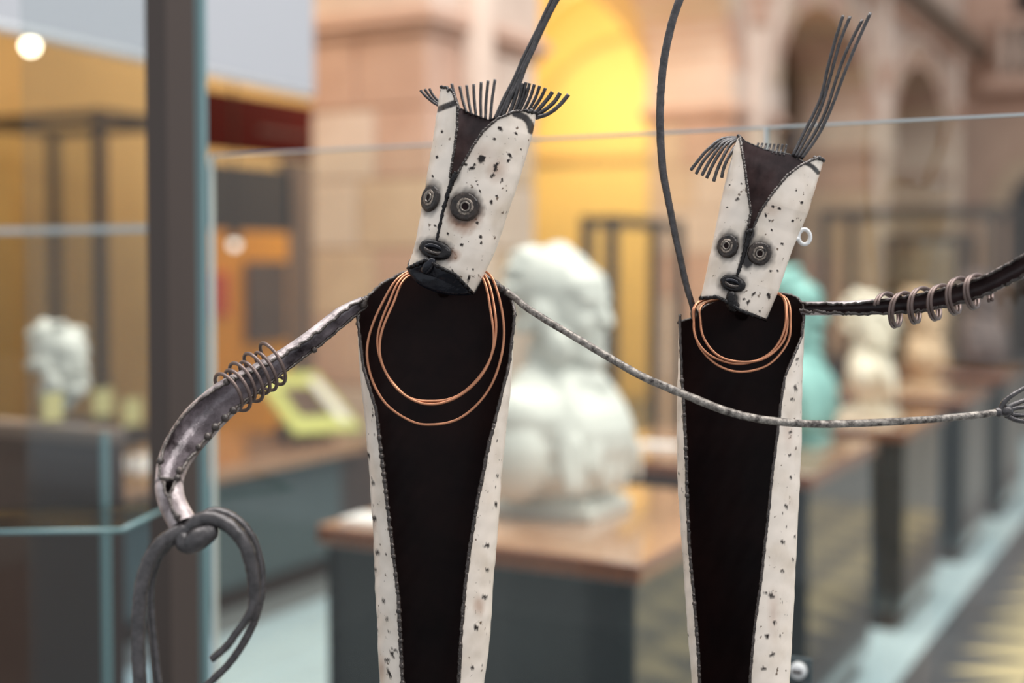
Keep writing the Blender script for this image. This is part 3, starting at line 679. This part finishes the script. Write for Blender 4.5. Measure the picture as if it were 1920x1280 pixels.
mb, out = sheet(fb, top1, botc(VB), 300, 330, ch, [], [(898, 1135, 14, 24, 0, .8, .45), (715, 1250, 12, 30, 0, .9, .4), (700, 985, 9, 18, 0, .9, .4)])
body = mb.build('body', [M['enamel'], M['lining']], S1)
sv = np.linspace(590, VB, 260)
for side, (st, bd) in ((0, (17, 5.2)), (1, (24, 3.4))):
    tl, tr = fb.ang(sv); e = fb.pos(sv, tl if side == 0 else tr); k = np.searchsorted(sv, 790)
    seam(e[:k+1], 3.0).build('edge_weld', M['weld'], S1); seam(e[k:], 3.4, st, bd).build('edge_weld', M['weld'], S1)
tq = np.linspace(PI/2, PI*1.5, 90); qc, h = fb.sec(np.float64(600)); qq = qc+h*np.sin(tq)
seam(fb.pos(top1((qq, 0)), tq), 3.0).build('rim_weld', M['weld'], S1)
# head
def head(S, fr, top, bot, nc, nr, chips, burns, rusts, vtip, seam_pts, dent=1.0):
    mb, out = sheet(fr, top, bot, nc, nr, chips, burns, rusts, dent)
    hd = mb.build('head', [M['enamel'], M['headlining']], S)
    left, right = out[:, -1], out[:, 0]; k = np.argmax(np.linalg.norm(left-right, axis=1) < 9)
    seam(left[:max(k, 5)], 2.4, 15, 2.7).build('edge_weld', M['weld'], hd); seam(right[:max(k, 5)], 2.4, 19, 2.6).build('edge_weld', M['weld'], hd)
    seam(out[0], 2.4).build('rim_weld', M['dark'], hd)
    cs = [fr.at(x, y)[0]+np.array((0, 0, .5)) for x, y in cr(seam_pts, 8)]
    n = len(cs); mbs = MB(); mbs.tube(PT(np.array(cs)+RNG.normal(0, .5, (n, 3))), np.linspace(5.5, 2.2, n)*PX*(1+.5*(RNG.random(n)-.5)), 7)
    mbs.build('face_seam', M['dark'], hd)
    seam(out[-1], 1.6, None).build('lower_rim', M['dark'], hd)
    return hd, out
def tip(hd, pts):
    mb = MB()
    for x, y, wv, rr in pts: mb.ell(PT((x, y, wv)), (rr*PX, rr*PX, rr*PX), None, 8)
    mb.build('tip_weld', M['weld'], hd)
def eye(fr, x, y, r, hd, sx=1.0):
    c, n = fr.at(x, y); c = c+n*.4
    mb = MB(); mb.grid(lathe(c, n, [(r*.92, -3), (r*.84, 2.0), (r*.72, 2.8), (r*.6, 2.2), (r*.5, 3.4)], sx, jit=.05), 0, wrap=True)
    o = mb.build('eye', M['eyemetal'], hd)
    mb = MB(); mb.grid(lathe(c, n, [(r*.56, 2), (r*.52, 3.6), (r*.42, 4.0), (r*.38, 3.2)], sx, jit=.07), 0, wrap=True); mb.build('eye_washer', M['nut'], hd)
    mb = MB(); mb.grid(lathe(c, n, [(r*.34, 3.2), (r*.33, 5.2), (r*.28, 5.8), (r*.23, 5.2), (r*.21, 3)], sx, seg=18), 0, wrap=True); mb.build('pupil_ring', M['ring'], hd)
    mb = MB(); mb.grid(lathe(c, n, [(r*.25, 3.4), (r*.1, 3.6)], sx, seg=14), 0, wrap=True); mb.build('pupil', M['lining'], hd)
def mouth(fr, x, y, rx, ry, hd, tilt):
    c, n = fr.at(x, y); ax = np.array((fr.p[0], fr.p[1], 0))
    mb = MB(); mb.grid(lathe(c-n, n, [(ry, 0), (ry*.95, 3), (ry*.75, 7), (ry*.5, 6), (ry*.3, 1.5)], rx/ry, up=(-fr.a[0], -fr.a[1], 0), jit=.06), 0, wrap=True); mb.build('mouth', M['dark'], hd)
    for s, m in ((-1, 'dark'), (1, 'weld')):
        pts = [c+ax*rx*k*.55+np.array((fr.a[0], fr.a[1], 0))*s*ry*.34*(1-k*k*.8)+n*(8-3*abs(k)) for k in (-1, -.5, 0, .5, 1)]
        l = MB(); l.tube(PT(cr(pts, 5)), np.array([2, 3, 4, 4, 4.6, 4.6, 4.6, 4.6, 4.6, 4.6, 4.6, 4.6, 4.6, 4.6, 4.6, 4.6, 4.6, 4, 4, 3, 2])*ry/22*PX, 8, noise=.15); l.build('lip', M['gloss'] if s < 0 else M['weld'], hd)
fh = Frame((915, 188), (-90, 325),
    [(826, 165), (818, 220), (805, 300), (793, 380), (780, 450), (764, 503), (755, 560)],
    [(1006, 210), (998, 255), (976, 330), (953, 400), (927, 475), (906, 520), (888, 552), (878, 590)],
    [(847, 168), (858, 197), (857, 240), (852, 283), (844, 331), (838, 357), (829, 400), (821, 440), (815, 465), (805, 500), (795, 560)],
    [(996, 206), (964, 209), (932, 223), (905, 247), (888, 271), (871, 302), (858, 324), (840, 357), (831, 400), (823, 440), (817, 465), (807, 500), (797, 560)], w0=18, bz=.85, lean=.0)
rimq = np.array(sorted([fh.sq(*p)[::-1] for p in ((858, 202), (888, 216), (919, 227), (945, 216))]))
def toph1(a):
    if a is None: return 10.0
    b = np.clip((-.1-a[1])/.6, 0, 1); b = b*b*(3-2*b)
    return (1-b)*(0+4*vn(a[0]*.5, 3))+b*np.interp(a[0], rimq[:, 0], rimq[:, 1])
botq = np.array(sorted([fh.sq(*p)[::-1] for p in ((760, 503), (782, 495), (798, 488), (808, 490), (822, 501), (853, 515), (888, 552))]))
def both1(a):
    if a is None: return 330.0
    f = np.clip((a[1]+.1)/.3, 0, 1); return f*(np.interp(a[0], botq[:, 0], botq[:, 1])+1.5*vn(a[0]*2.3, 1))+(1-f)*(botq[:, 1].mean()-5)
ch = [(903, 298, 9, 1.25, -1.2), (930, 312, 5, 2.8, 1.9), (924, 328, 4.5, 1.6, 2), (884, 315, 5, 1.5, 0), (890, 308, 4, 1, 0), (873, 308, 3.5, 1.4, .6), (938, 241, 5, 1.4, .6), (927, 260, 3.5, 1.2, 0), (967, 250, 3.2, 1.5, .4),
      (956, 291, 4, 1.7, .8), (954, 300, 3.2, 2.4, -1), (941, 338, 2.4, 3, -1.2), (931, 367, 2.6, 1.3, 0), (921, 379, 4, 1.5, 1.9), (901, 444, 4, 1.4, 1.4), (902, 455, 3, 1.6, 1.9), (866, 459, 4.2, 1.3, 1), (895, 418, 4, 1, 0), (840, 438, 2.8, 1, 0),
      (829, 246, 3.2, 1.4, 1.5), (819, 294, 3.4, 1.1, .7), (811, 330, 3, 1, 0), (801, 316, 1.5, 1, 0), (831, 202, 2.5, 1.6, 1.5), (845, 198, 2, 2, 1.4), (879, 522, 3.5, 2.4, 1.8), (887, 505, 2.5, 1.2, 1.8), (816, 423, 3, 1.4, .5), (768, 478, 2, 1.5, 1.6),
      (843, 512, 5, 1.8, .4), (848, 508, 3, 2, -1), (896, 346, 2, 1, 0), (900, 358, 2.2, 2, 1.3), (893, 340, 1.8, 1.5, 1), (977, 280, 1.8, 1.4, 1.7), (950, 357, 1.7, 1, 0)]
ch += rchips([(230+i*35, 925-i*12, 985-i*12) for i in range(7)], 10, .7, 1.3)
bu = [(807, 371, 25, 40, .12, .45, .95), (872, 387, 40, 40, 0, .4, 1), (815, 469, 44, 29, .2, .45, 1), (800, 500, 26, 14, .3, .5, .8), (857, 330, 8, 20, .3, .9, .8)]
# painted dark bands below the tips
for k in np.linspace(0, 1, 9):
    bu.append((821+k*32, 205-k*12, 8, 7, 0, .35, 1)); bu.append((967+k*29+6*math.sin(k*3), 213+k*42-12*math.sin(k*2.2), 9, 8, 0, .35, 1))
ru = [(932, 318, 26, 30, .3, 1, .5), (905, 290, 40, 30, 0, 1, .3), (870, 400, 40, 44, 0, .5, .8), (846, 478, 22, 16, 0, .6, .6)]
hd1, ho = head(S1, fh, toph1, both1, 330, 230, ch, bu, ru, 0, [(856, 322), (846, 345), (838, 370), (830, 400), (822, 435), (816, 462)])
tip(hd1, [(828, 170, 20, 3.5), (834, 169, 40, 4.5), (841, 170, 60, 4), (988, 208, 60, 4), (996, 207, 45, 4.5), (1002, 210, 25, 4)])
eye(fh, 872, 387, 30, hd1); eye(fh, 806, 371, 29, hd1); mouth(fh, 816, 468, 34, 19, hd1, .2)
# dark chin plate and neck inside the collar
pl = cr([(764, 504, 50), (782, 496, 70), (800, 489, 84), (822, 501, 92), (853, 515, 88), (884, 548, 64), (866, 554, 62), (822, 549, 66), (784, 532, 58)], 5, True)
cc = pl.mean(0)+np.array((0, 0, 5)); rows = [cc+(pl-cc)*k+np.array((0, 0, 6*(1-k*k))) for k in (1, .8, .55, .3, .02)]
back = [pl+np.array((0, 0, -d)) for d in (8,)]
mbp = MB(); mbp.grid(PT(np.array(back+rows)), 0, wrap=True); mbp.build('chin_plate', M['gloss'], hd1)
wire(MB(), [(832, 515, 30), (832, 525, 0), (832, 540, -60), (832, 545, -98)], 22, taper=14).build('neck', M['lining'], S1)
seam([(764, 503, 54), (782, 495, 74), (800, 487, 88), (822, 500, 96), (853, 514, 92), (886, 549, 66)], 3, 12, 4).build('chin_weld', M['dark'], hd1)
drip = MB(); dp_ = cr([(814, 484, 86), (810, 490, 88), (804, 497, 86), (800, 504, 80), (798, 510, 72)], 6); drip.tube(PT(dp_), np.interp(np.linspace(0, 1, len(dp_)), (0, .15, .5, .8, 1), (1, 7, 10, 11, 3))*PX, 12); drip.build('chin_drip', M['gloss'], hd1)
# crest wires
def wires(par, lst, r, m='wire', name='crest_wire', taper=None):
    for pts in lst: wire(MB(), pts, r, taper=taper).build(name, M[m], par)
wires(hd1, [[(826, 200, -15), (812, 192, -15), (798, 180, -10), (788, 169, -8)], [(826, 197, -25), (814, 189, -25), (804, 178, -22), (796, 167, -20)], [(828, 196, -35), (818, 186, -35), (810, 176, -35), (805, 166, -34)]], 2.6)
wires(hd1, [[(bx, by, -45), ((bx+tx)/2-1, (by+ty)/2, -52), (tx, ty, -56)] for bx, by, tx, ty in ((862, 207, 847, 157), (875, 212, 862, 162), (884, 216, 875, 160), (893, 219, 888, 158), (902, 222, 902, 154), (910, 224, 915, 151), (919, 226, 928, 149))], 3.0)
wires(hd1, [[(bx, by, -30), ((bx+tx)/2+2, (by+ty)/2, -26), (tx, ty, -20)] for bx, by, tx, ty in ((965, 208, 980, 156), (971, 207, 986, 154), (975, 206, 993, 156), (983, 206, 1002, 158), (992, 206, 1012, 161), (999, 206, 1023, 165))], 3.2)
wires(hd1, [[(1003, 214, 0), (1018, 196, 4), (1028, 184, 6), (1036, 172, 8)], [(1004, 217, 4), (1024, 204, 8), (1040, 190, 10), (1050, 174, 12)], [(1004, 221, 8), (1028, 213, 12), (1048, 198, 14), (1066, 177, 16)]], 4.0)
pw = [[(928, 224, -40), (946, 184, -46), (964, 150, -48), (982, 108, -48), (1006, 60, -48), (1026, 18, -46), (1044, -20, -44)], [(934, 222, -36), (950, 190, -38), (968, 152, -40), (986, 112, -42), (1010, 64, -42), (1032, 18, -38), (1052, -20, -36)],
      [(942, 219, -32), (956, 186, -34), (970, 158, -36), (988, 118, -38), (1012, 66, -40), (1036, 16, -36), (1058, -22, -32)], [(955, 213, -30), (965, 186, -32), (976, 150, -36), (990, 112, -44), (1008, 62, -46), (1028, 14, -44), (1046, -24, -42)]]
wires(hd1, pw, 4.2, name='plume_wire')
# left arm: an open jagged channel ending in bent finger bars
ap = [(682, 565, 0), (640, 592, 20), (590, 632, 45), (540, 668, 70), (480, 708, 100), (425, 745, 135), (375, 792, 175), (336, 845, 215), (318, 895, 250), (322, 940, 275), (345, 985, 300)]
mb, e0, e1, ap_c = gutter(ap, [10, 17, 18, 19, 25, 34, 37, 33, 27, 27, 27], [.3, .25, .2, .3, .5, .75, 1.0, 1.1, .9, .0, -.2], [4.8, 4.7, 4.75, 4.9, 5.2, 5.4, 5.4, 5.3, 5.6, 6.15, 6.05])
arm1 = mb.build('arm', [M['armsteel'], M['arminner']], S1)
mbw = seam(e0, 2.6, None, jit=2); mbw.build('arm_edge', M['weld'], arm1); seam(e1, 2.6, None, jit=2).build('arm_edge', M['weld'], arm1)
for x, y, wv in ((437, 766, 150), (422, 783, 158), (402, 801, 172), (385, 817, 186), (370, 833, 198), (318, 868, 245), (326, 882, 255), (329, 896, 260), (368, 948, 285), (588, 651, 60), (418, 706, 150), (434, 700, 140)):
    ed = np.concatenate([e0, e1]); x, y, wv = ed[np.argmin(np.hypot(ed[:, 0]-x, ed[:, 1]-y))]+np.array((0, 0, 3))
    r = random.uniform(5.5, 7.5)*PX; MB().ell(PT((x, y, wv)), (r, r, r), None, 10).build('weld_bead', M['weld'], arm1)
jn = MB(); jn.ell(PT((681, 568, 4)), (9*PX, 9*PX, 12*PX), None, 10); jn.ell(PT((686, 560, 0)), (6*PX,)*3, None, 10); jn.build('shoulder_weld', M['weld'], arm1)
hl = MB()
kp = cr([(340, 978, 300), (345, 1012, 322), (356, 1018, 326), (374, 1008, 328), (394, 996, 322), (404, 990, 312)], 8)
hl.tube(PT(kp), np.interp(np.linspace(0, 1, len(kp)), (0, .2, .35, .6, .85, 1), (15, 17, 17, 19, 15, 4))*PX, 14)
hl.build('knuckle_lump', M['wire'], arm1)
fing = [([(372, 990, 316), (330, 1000, 322), (292, 1030, 330), (270, 1080, 338), (261, 1140, 344), (259, 1210, 348), (264, 1300, 350), (280, 1360, 345)], 13, 11),
        ([(340, 1000, 305), (300, 1040, 300), (284, 1095, 300), (284, 1150, 305), (290, 1210, 312), (300, 1290, 320), (320, 1350, 322)], 7, 6),
        ([(350, 992, 316), (385, 972, 322), (425, 982, 326), (458, 1018, 326), (474, 1070, 322), (477, 1120, 318), (474, 1160, 314)], 13, 10),
        ([(356, 986, 306), (398, 960, 300), (440, 972, 294), (472, 1008, 290), (488, 1060, 288), (489, 1110, 290), (480, 1152, 294), (462, 1195, 300), (430, 1243, 304), (385, 1286, 308)], 9, 6),
        ([(478, 1115, 320), (468, 1150, 326), (446, 1182, 330), (424, 1212, 332), (396, 1236, 334)], 7, 6)]
for pts, r0, r1 in fing: wire(MB(), pts, r0*1.02, 8, 10, taper=r1*1.0).build('finger', M['wire'], arm1)
# thin rod arm to the right
rp = [(940, 540, -10), (965, 558, 15), (1000, 585, 40), (1100, 645, 85), (1200, 703, 118), (1290, 742, 135), (1370, 773, 140), (1450, 789, 140), (1550, 795, 138), (1700, 789, 130), (1800, 781, 122), (1872, 773, 116)]
rod = MB(); p = cr(rp, 10); rod.tube(PT(p), np.interp(np.linspace(0, 1, len(p)), (0, .1, .5, 1), (6, 6.3, 7.4, 6.4))*PX, 12, noise=.1); arm2 = rod.build('rod_arm', M['rod'], S1)
kn = MB(); kn.ell(PT((1886, 770, 114)), (13*PX, 13*PX, 11*PX), None, 12); kn.ell(PT((1872, 773, 116)), (9*PX,)*3, None, 10); kn.build('wrist_knot', M['wire'], arm2)
for pts in ([(1876, 768, 116), (1884, 752, 118), (1902, 738, 118), (1930, 722, 112)], [(1888, 764, 112), (1905, 756, 104), (1932, 746, 96)], [(1890, 769, 112), (1908, 764, 106), (1935, 762, 100)], [(1890, 774, 112), (1908, 778, 108), (1935, 778, 102)], [(1886, 778, 114), (1905, 787, 112), (1935, 792, 108)]):
    wire(MB(), pts, 5.2, 6, 8, taper=4).build('finger', M['wire'], arm2)
sh = MB(); 
for x, y, r in ((940, 542, 8), (950, 548, 8), (960, 556, 7), (930, 536, 7)): sh.ell(PT((x, y, 0)), (r*PX,)*3, None, 10)
sh.build('shoulder_weld', M['weld'], S1)
# ------------------------------------------------------------------ right figure
base2 = PT((1385, VB, 0))
S2 = thing('metal_figure', (base2[0], base2[1], ZP), 'smaller white-enamelled scrap metal figure with drooping fringe, right of the pair', 'sculpture', 'scrap metal figures')
fb2 = Frame((1390, 0), (0, 1),
    [(1274, 500), (1273, 600), (1271, 700), (1269, 760), (1269, 850), (1273, 950), (1280, 1050), (1287, 1150), (1297, 1280), (1325, VB)],
    [(1509, 500), (1508, 592), (1507, 655), (1504, 742), (1503, 829), (1498, 944), (1492, 1060), (1487, 1164), (1481, 1280), (1450, VB)],
    [(1274, 500), (1275, 615), (1279, 713), (1283, 771), (1287, 863), (1289, 944), (1293, 1031), (1299, 1094), (1305, 1164), (1310, 1233), (1312, 1280), (1345, VB)],
    [(1509, 500), (1507, 592), (1503, 632), (1485, 673), (1471, 707), (1464, 754), (1458, 811), (1448, 886), (1441, 956), (1433, 1031), (1426, 1094), (1416, 1164), (1409, 1233), (1406, 1280), (1395, VB)])
top2 = topf([(x-1390, y) for x, y in ((1271, 606), (1280, 602), (1300, 596), (1320, 575), (1345, 562), (1400, 556), (1440, 551), (1468, 550), (1494, 557), (1505, 570), (1510, 592))])
ch = [(1495, 672, 3.5, 1.4, .3), (1491, 727, 5, 1.5, 1.2), (1485, 748, 4, 1.3, .3), (1482, 810, 4, 1.2, .5), (1482, 853, 3.5, 1, 0), (1483, 895, 3.5, 1, 0), (1474, 948, 4, 1.4, .8), (1468, 1015, 4.5, 1.4, .4), (1490, 1005, 3, 1.8, 1.4), (1487, 1049, 3, 1.2, 1), (1466, 1070, 4, 1.4, 0),
      (1446, 1116, 6, 1.3, .2), (1436, 1112, 2.5, 3, 0), (1453, 1166, 5, 1, 0), (1440, 1192, 6.5, 1, 0), (1463, 1192, 3, 1, 0), (1448, 1226, 5, 1.6, -.6), (1431, 1252, 6, 1, 0), (1479, 1100, 2, 1, 0), (1272, 850, 2.5, 1, 0), (1273, 885, 2.5, 1, 0), (1278, 1035, 3, 1, 0), (1290, 1190, 2.6, 1, 0)]
ch += rchips([(700+i*45, 1480-i*3, 1500-i*1) for i in range(12)]+[(740+i*45, 1271+i*1.5, 1284+i*1.5) for i in range(11)], 12, .8, 1.8)
mb, out = sheet(fb2, top2, botc(VB), 280, 330, ch, [], [(1450, 1150, 14, 60, 0, .9, .3), (1478, 810, 12, 40, 0, .9, .25)])
mb.build('body', [M['enamel'], M['lining']], S2)
for side, (st, bd_) in ((0, (21, 4.6)), (1, (60, 2.2))):
    tl, tr = fb2.ang(sv); e = fb2.pos(sv, tl if side == 0 else tr); k = np.searchsorted(sv, 700)
    seam(e[:k+1], 2.6).build('edge_weld', M['weld'], S2); seam(e[k:], 3.0 if side == 0 else 2.6, st, bd_).build('edge_weld', M['weld'], S2)
qc, h = fb2.sec(np.float64(600)); qq = qc+h*np.sin(tq)
seam(fb2.pos(top2((qq, 0)), tq), 2.6).build('rim_weld', M['weld'], S2)
fh2 = Frame((1463, 277), (-87, 300),
    [(1384, 256), (1375, 280), (1357, 350), (1342, 425), (1325, 510), (1314, 557), (1305, 600)],
    [(1546, 298), (1532, 340), (1515, 400), (1497, 440), (1480, 485), (1460, 545), (1437, 599), (1425, 630)],
    [(1387, 256), (1393, 290), (1400, 340), (1408, 395), (1402, 435), (1392, 480), (1380, 515), (1368, 560), (1358, 600)],
    [(1536, 294), (1500, 310), (1475, 330), (1450, 360), (1426, 395), (1413, 425), (1404, 437), (1394, 480), (1382, 515), (1370, 560), (1360, 600)], w0=16, bz=.85)
rimq2 = np.array(sorted([fh2.sq(*p)[::-1] for p in ((1390, 264), (1435, 282), (1480, 290), (1502, 302))]))
def toph2(a):
    if a is None: return 5.0
    b = np.clip((-.1-a[1])/.6, 0, 1); b = b*b*(3-2*b)
    return (1-b)*(0+3*vn(a[0]*.5, 5))+b*np.interp(a[0], rimq2[:, 0], rimq2[:, 1])
botq2 = np.array(sorted([fh2.sq(*p)[::-1] for p in ((1312, 558), (1345, 556), (1365, 566), (1387, 582), (1437, 600))]))
def both2(a):
    if a is None: return 300.0
    f = np.clip((a[1]+.1)/.3, 0, 1); return f*(np.interp(a[0], botq2[:, 0], botq2[:, 1])+1.5*vn(a[0]*2.3, 4))+(1-f)*(botq2[:, 1].mean()-5)
ch = [(1382, 373, 4, 1.4, -.6), (1368, 346, 2.2, 1, 0), (1390, 344, 2.4, 1, 0), (1363, 388, 2.6, 1, 0), (1402, 414, 2.5, 1, 0), (1449, 387, 3, 1.6, .2), (1462, 391, 3.4, 1.6, .3), (1436, 403, 3, 1.8, 1.3), (1504, 379, 4, 1, 0), (1486, 414, 3.6, 1, 0), (1447, 431, 3, 1, 0), (1467, 457, 3.4, 1.4, .6),
      (1445, 507, 3.6, 1, 0), (1458, 507, 3, 1, 0), (1442, 554, 5, 1.5, 1.3), (1413, 551, 3, 2.4, -.8), (1403, 566, 4, 1.8, 1.8), (1402, 584, 3.2, 1.4, 1), (1425, 583, 2.6, 1, 0), (1493, 357, 2, 1, 0), (1443, 413, 2, 2, 1), (1395, 560, 3, 1.2, .4)]
ch += rchips([(330+i*38, 1462-i*12, 1520-i*14) for i in range(6)], 8, .7, 1.3)
bu = [(1365, 461, 29, 34, .1, .4, 1), (1424, 475, 34, 34, 0, .4, 1), (1373, 532, 33, 26, .1, .45, 1), (1402, 450, 17, 42, .25, .6, 1), (1374, 560, 15, 24, 0, .5, 1), (1403, 486, 17, 24, .2, .4, 1), (1404, 440, 14, 26, .2, .4, 1), (1400, 480, 14, 24, .2, .7, .9), (1330, 562, 20, 10, 0, .6, .9)]
for k in np.linspace(0, 1, 8): bu.append((1512+k*22, 306+k*18-3*math.sin(k*3), 6, 5, 0, .4, 1)); bu.append((1520+k*24, 296+k*1, 5, 5, 0, .4, 1))
hd2, ho2 = head(S2, fh2, toph2, both2, 300, 220, ch, bu, [(1448, 393, 26, 20, 0, 1, .25), (1372, 545, 30, 24, 0, 1, .3)], 0, [(1406, 430), (1402, 450), (1394, 480), (1386, 505), (1380, 522)])
tip(hd2, [(1385, 258, 20, 4), (1388, 262, 35, 4), (1520, 300, 60, 3.5), (1528, 296, 50, 4.5), (1536, 296, 38, 4.5), (1542, 298, 25, 3.5)])
eye(fh2, 1424, 475, 25, hd2); eye(fh2, 1364, 461, 25, hd2); mouth(fh2, 1374, 531, 25, 16, hd2, .1)
drip = MB(); dp_ = cr([(1374, 544, 76), (1371, 554, 77), (1371, 564, 75), (1375, 574, 70), (1380, 580, 62)], 6); drip.tube(PT(dp_), np.interp(np.linspace(0, 1, len(dp_)), (0, .15, .5, .8, 1), (1, 8, 10, 12, 3))*PX, 12); drip.build('chin_drip', M['dark'], hd2)
seam([(1312, 560, 40), (1345, 556, 68), (1365, 567, 78), (1387, 582, 80), (1437, 600, 52)], 3, 14, 4).build('chin_weld', M['dark'], hd2)
wire(MB(), [(1392, 560, 25), (1392, 570, 0), (1392, 580, -50), (1392, 590, -80)], 20, taper=13).build('neck', M['lining'], S2)
# fringe: drooping wires, short back bristles, plume
wires(hd2, [[(1392, 262, -20), (1375, 258, -8), (1350, 262, 4), (1325, 282, 12), (1308, 302, 14), (1295, 319, 14)], [(1392, 263, -20), (1376, 260, -6), (1352, 266, 6), (1330, 288, 14), (1316, 306, 17), (1305, 326, 18)],
            [(1392, 264, -18), (1378, 261, -4), (1356, 268, 10), (1337, 292, 18), (1326, 310, 20), (1316, 329, 21)], [(1392, 265, -18), (1378, 263, -2), (1362, 270, 12), (1345, 294, 20), (1334, 314, 23), (1325, 334, 24)],
            [(1391, 266, -16), (1380, 264, 0), (1368, 273, 14), (1355, 296, 24), (1345, 318, 27), (1338, 340, 28)], [(1390, 268, -14), (1384, 268, 2), (1375, 280, 20), (1363, 300, 30), (1356, 318, 33), (1353, 333, 34)]], 3.2)
wires(hd2, [[(1372+i*7.5+45, 281+i*1.6, -52), (1375+i*7.5+45, 273+i*1, -58), (1377+i*7.5+45, 268+i*.4, -60)] for i in range(8)], 2.2)
wires(hd2, [[(1486, 292, -40), (1508, 248, -46), (1538, 186, -48), (1552, 128, -46), (1566, 76, -44), (1581, 29, -42)], [(1491, 294, -38), (1516, 250, -42), (1540, 200, -44), (1558, 140, -42), (1574, 82, -40), (1594, 31, -38)],
            [(1496, 296, -36), (1526, 252, -38), (1550, 204, -38), (1568, 148, -34), (1588, 94, -32), (1617, 37, -30)], [(1502, 298, -34), (1536, 250, -34), (1562, 194, -32), (1582, 140, -28), (1606, 82, -26), (1632, 24, -24)]], 3.3, name='plume_wire')
rg = MB(); rg.tube(PT(np.array([(1508+11*math.cos(a), 444+14*math.sin(a), -70) for a in np.linspace(0, 2*PI, 24, endpoint=False)])), 4*PX, 8, closed=True); rg.build('ear_ring', M['white'], hd2)
rg = MB(); wire(rg, [(1470, 440, -30), (1488, 446, -60), (1498, 448, -70)], 4); rg.build('ear_stem', M['white'], hd2)
# raised rod arm
rod = MB(); p = cr([(1302, 592, -10), (1299, 575, 0), (1286, 530, 10), (1268, 450, 18), (1255, 385, 24), (1243, 320, 28), (1238, 250, 28), (1238, 190, 28), (1244, 120, 26), (1258, 50, 22), (1276, -5, 18), (1300, -60, 14)], 10)
rod.tube(PT(p), np.interp(np.linspace(0, 1, len(p)), (0, .1, .5, 1), (5.5, 5.8, 7.2, 7.6))*PX, 12, noise=.1); rod.build('rod_arm', M['wire'], S2)
sh = MB(); sh.ell(PT((1302, 588, -6)), (8*PX, 8*PX, 12*PX), None, 10); sh.build('shoulder_weld', M['weld'], S2)
# channel arm to the right
ap2 = [(1504, 578, 0), (1550, 578, 15), (1600, 577, 36), (1660, 574, 66), (1720, 568, 100), (1780, 556, 138), (1840, 538, 176), (1885, 516, 206), (1930, 492, 232), (1990, 455, 260)]
mb, e0, e1, ap2c = gutter(ap2, [13, 13, 14, 15, 18, 19, 19, 19, 20, 20], [.8, .7, .5, .9, 1.0, 1.0, 1.0, 1.0, 1.0, 1.0], [5.9, 5.7, 5.4, 5.3, 5.3, 5.3, 5.3, 5.3, 5.3, 5.3])
arm3 = mb.build('arm', [M['armsteel'], M['headlining']], S2)
seam(e0, 2.4, None, jit=2).build('arm_edge', M['weld'], arm3); seam(e1, 3.0, None, jit=2.5).build('arm_edge', M['weld'], arm3)
# ------------------------------------------------------------------ loose copper rings and coils
def loop(pts, r, par):
    p = cr(pts, 10, True); mb = MB(); mb.tube(PT(p), r*PX, 8, closed=True); return mb.build('wire_loop', M['copper'], par)
c = PT((820, 640, 50)); nk = thing('copper_necklace', tuple(c), 'necklace of three copper wire hoops round the left figure\'s neck', 'necklace', 'copper wire necklaces')
loop([(762, 515, 20), (728, 570, 55), (708, 635, 66), (722, 695, 70), (762, 742, 72), (808, 752, 74), (858, 742, 72), (902, 702, 70), (926, 650, 64), (928, 585, 50), (905, 512, 14), (840, 506, -60)], 2.6, nk)
loop([(766, 518, 26), (736, 572, 60), (714, 630, 70), (716, 680, 74), (746, 730, 76), (796, 757, 78), (850, 748, 76), (898, 710, 74), (924, 655, 66), (921, 590, 52), (900, 514, 20), (840, 512, -54)], 2.6, nk)
loop([(758, 513, 16), (716, 570, 46), (690, 640, 50), (694, 700, 56), (722, 755, 62), (768, 788, 66), (808, 796, 68), (860, 785, 66), (906, 745, 62), (934, 690, 56), (945, 620, 44), (932, 545, 30), (908, 508, 8), (840, 500, -66)], 2.6, nk)
c = PT((1390, 640, 40)); nk = thing('copper_necklace', tuple(c), 'necklace of copper wire hoops round the right figure\'s neck', 'necklace', 'copper wire necklaces')
loop([(1312, 566, 16), (1301, 605, 42), (1308, 640, 56), (1335, 668, 62), (1385, 682, 66), (1435, 668, 62), (1464, 635, 54), (1474, 590, 40), (1460, 550, 10), (1390, 552, -50)], 2.5, nk)
loop([(1320, 570, 20), (1314, 605, 46), (1321, 636, 58), (1346, 666, 64), (1385, 678, 68), (1432, 672, 64), (1468, 640, 54), (1476, 595, 40), (1462, 552, 14), (1390, 556, -46)], 2.5, nk)
loop([(1308, 568, 12), (1302, 610, 38), (1312, 650, 52), (1345, 684, 60), (1388, 697, 64), (1438, 685, 58), (1472, 650, 48), (1482, 612, 36), (1470, 556, 8), (1390, 548, -54)], 2.5, nk)
apc2 = ap_c[40:61]+np.array((0, -4, 0)); cl = coil(apc2, 0, len(apc2), 7, 40, 3.3, ph=2.2); o = cl.build('coil_bracelet', M['coil'], origin=PT((480, 690, 100)))
tag(o, 'brown wire coil wound round the left figure\'s upper arm', 'bracelet', 'wire coil bracelets')
p2 = cr([(1655, 583, 62), (1700, 578, 88), (1750, 568, 118), (1800, 554, 150), (1838, 542, 174)], 12)
cl = coil(p2, 0, len(p2), 5.6, 31, 3.0, ph=.4, wob=.06); c2 = coil(p2+np.array((6, -2, 3)), 0, len(p2), 5.6, 31, 3.0, ph=.4, wob=.06)
cl.add(c2.v[0], c2.f); o = cl.build('coil_bracelet', M['coil'], origin=PT((1750, 565, 40)))
tag(o, 'brown wire coil wound round the right figure\'s outstretched arm', 'bracelet', 'wire coil bracelets')
for o in bpy.data.objects:
    if '_o' in o: del o['_o']
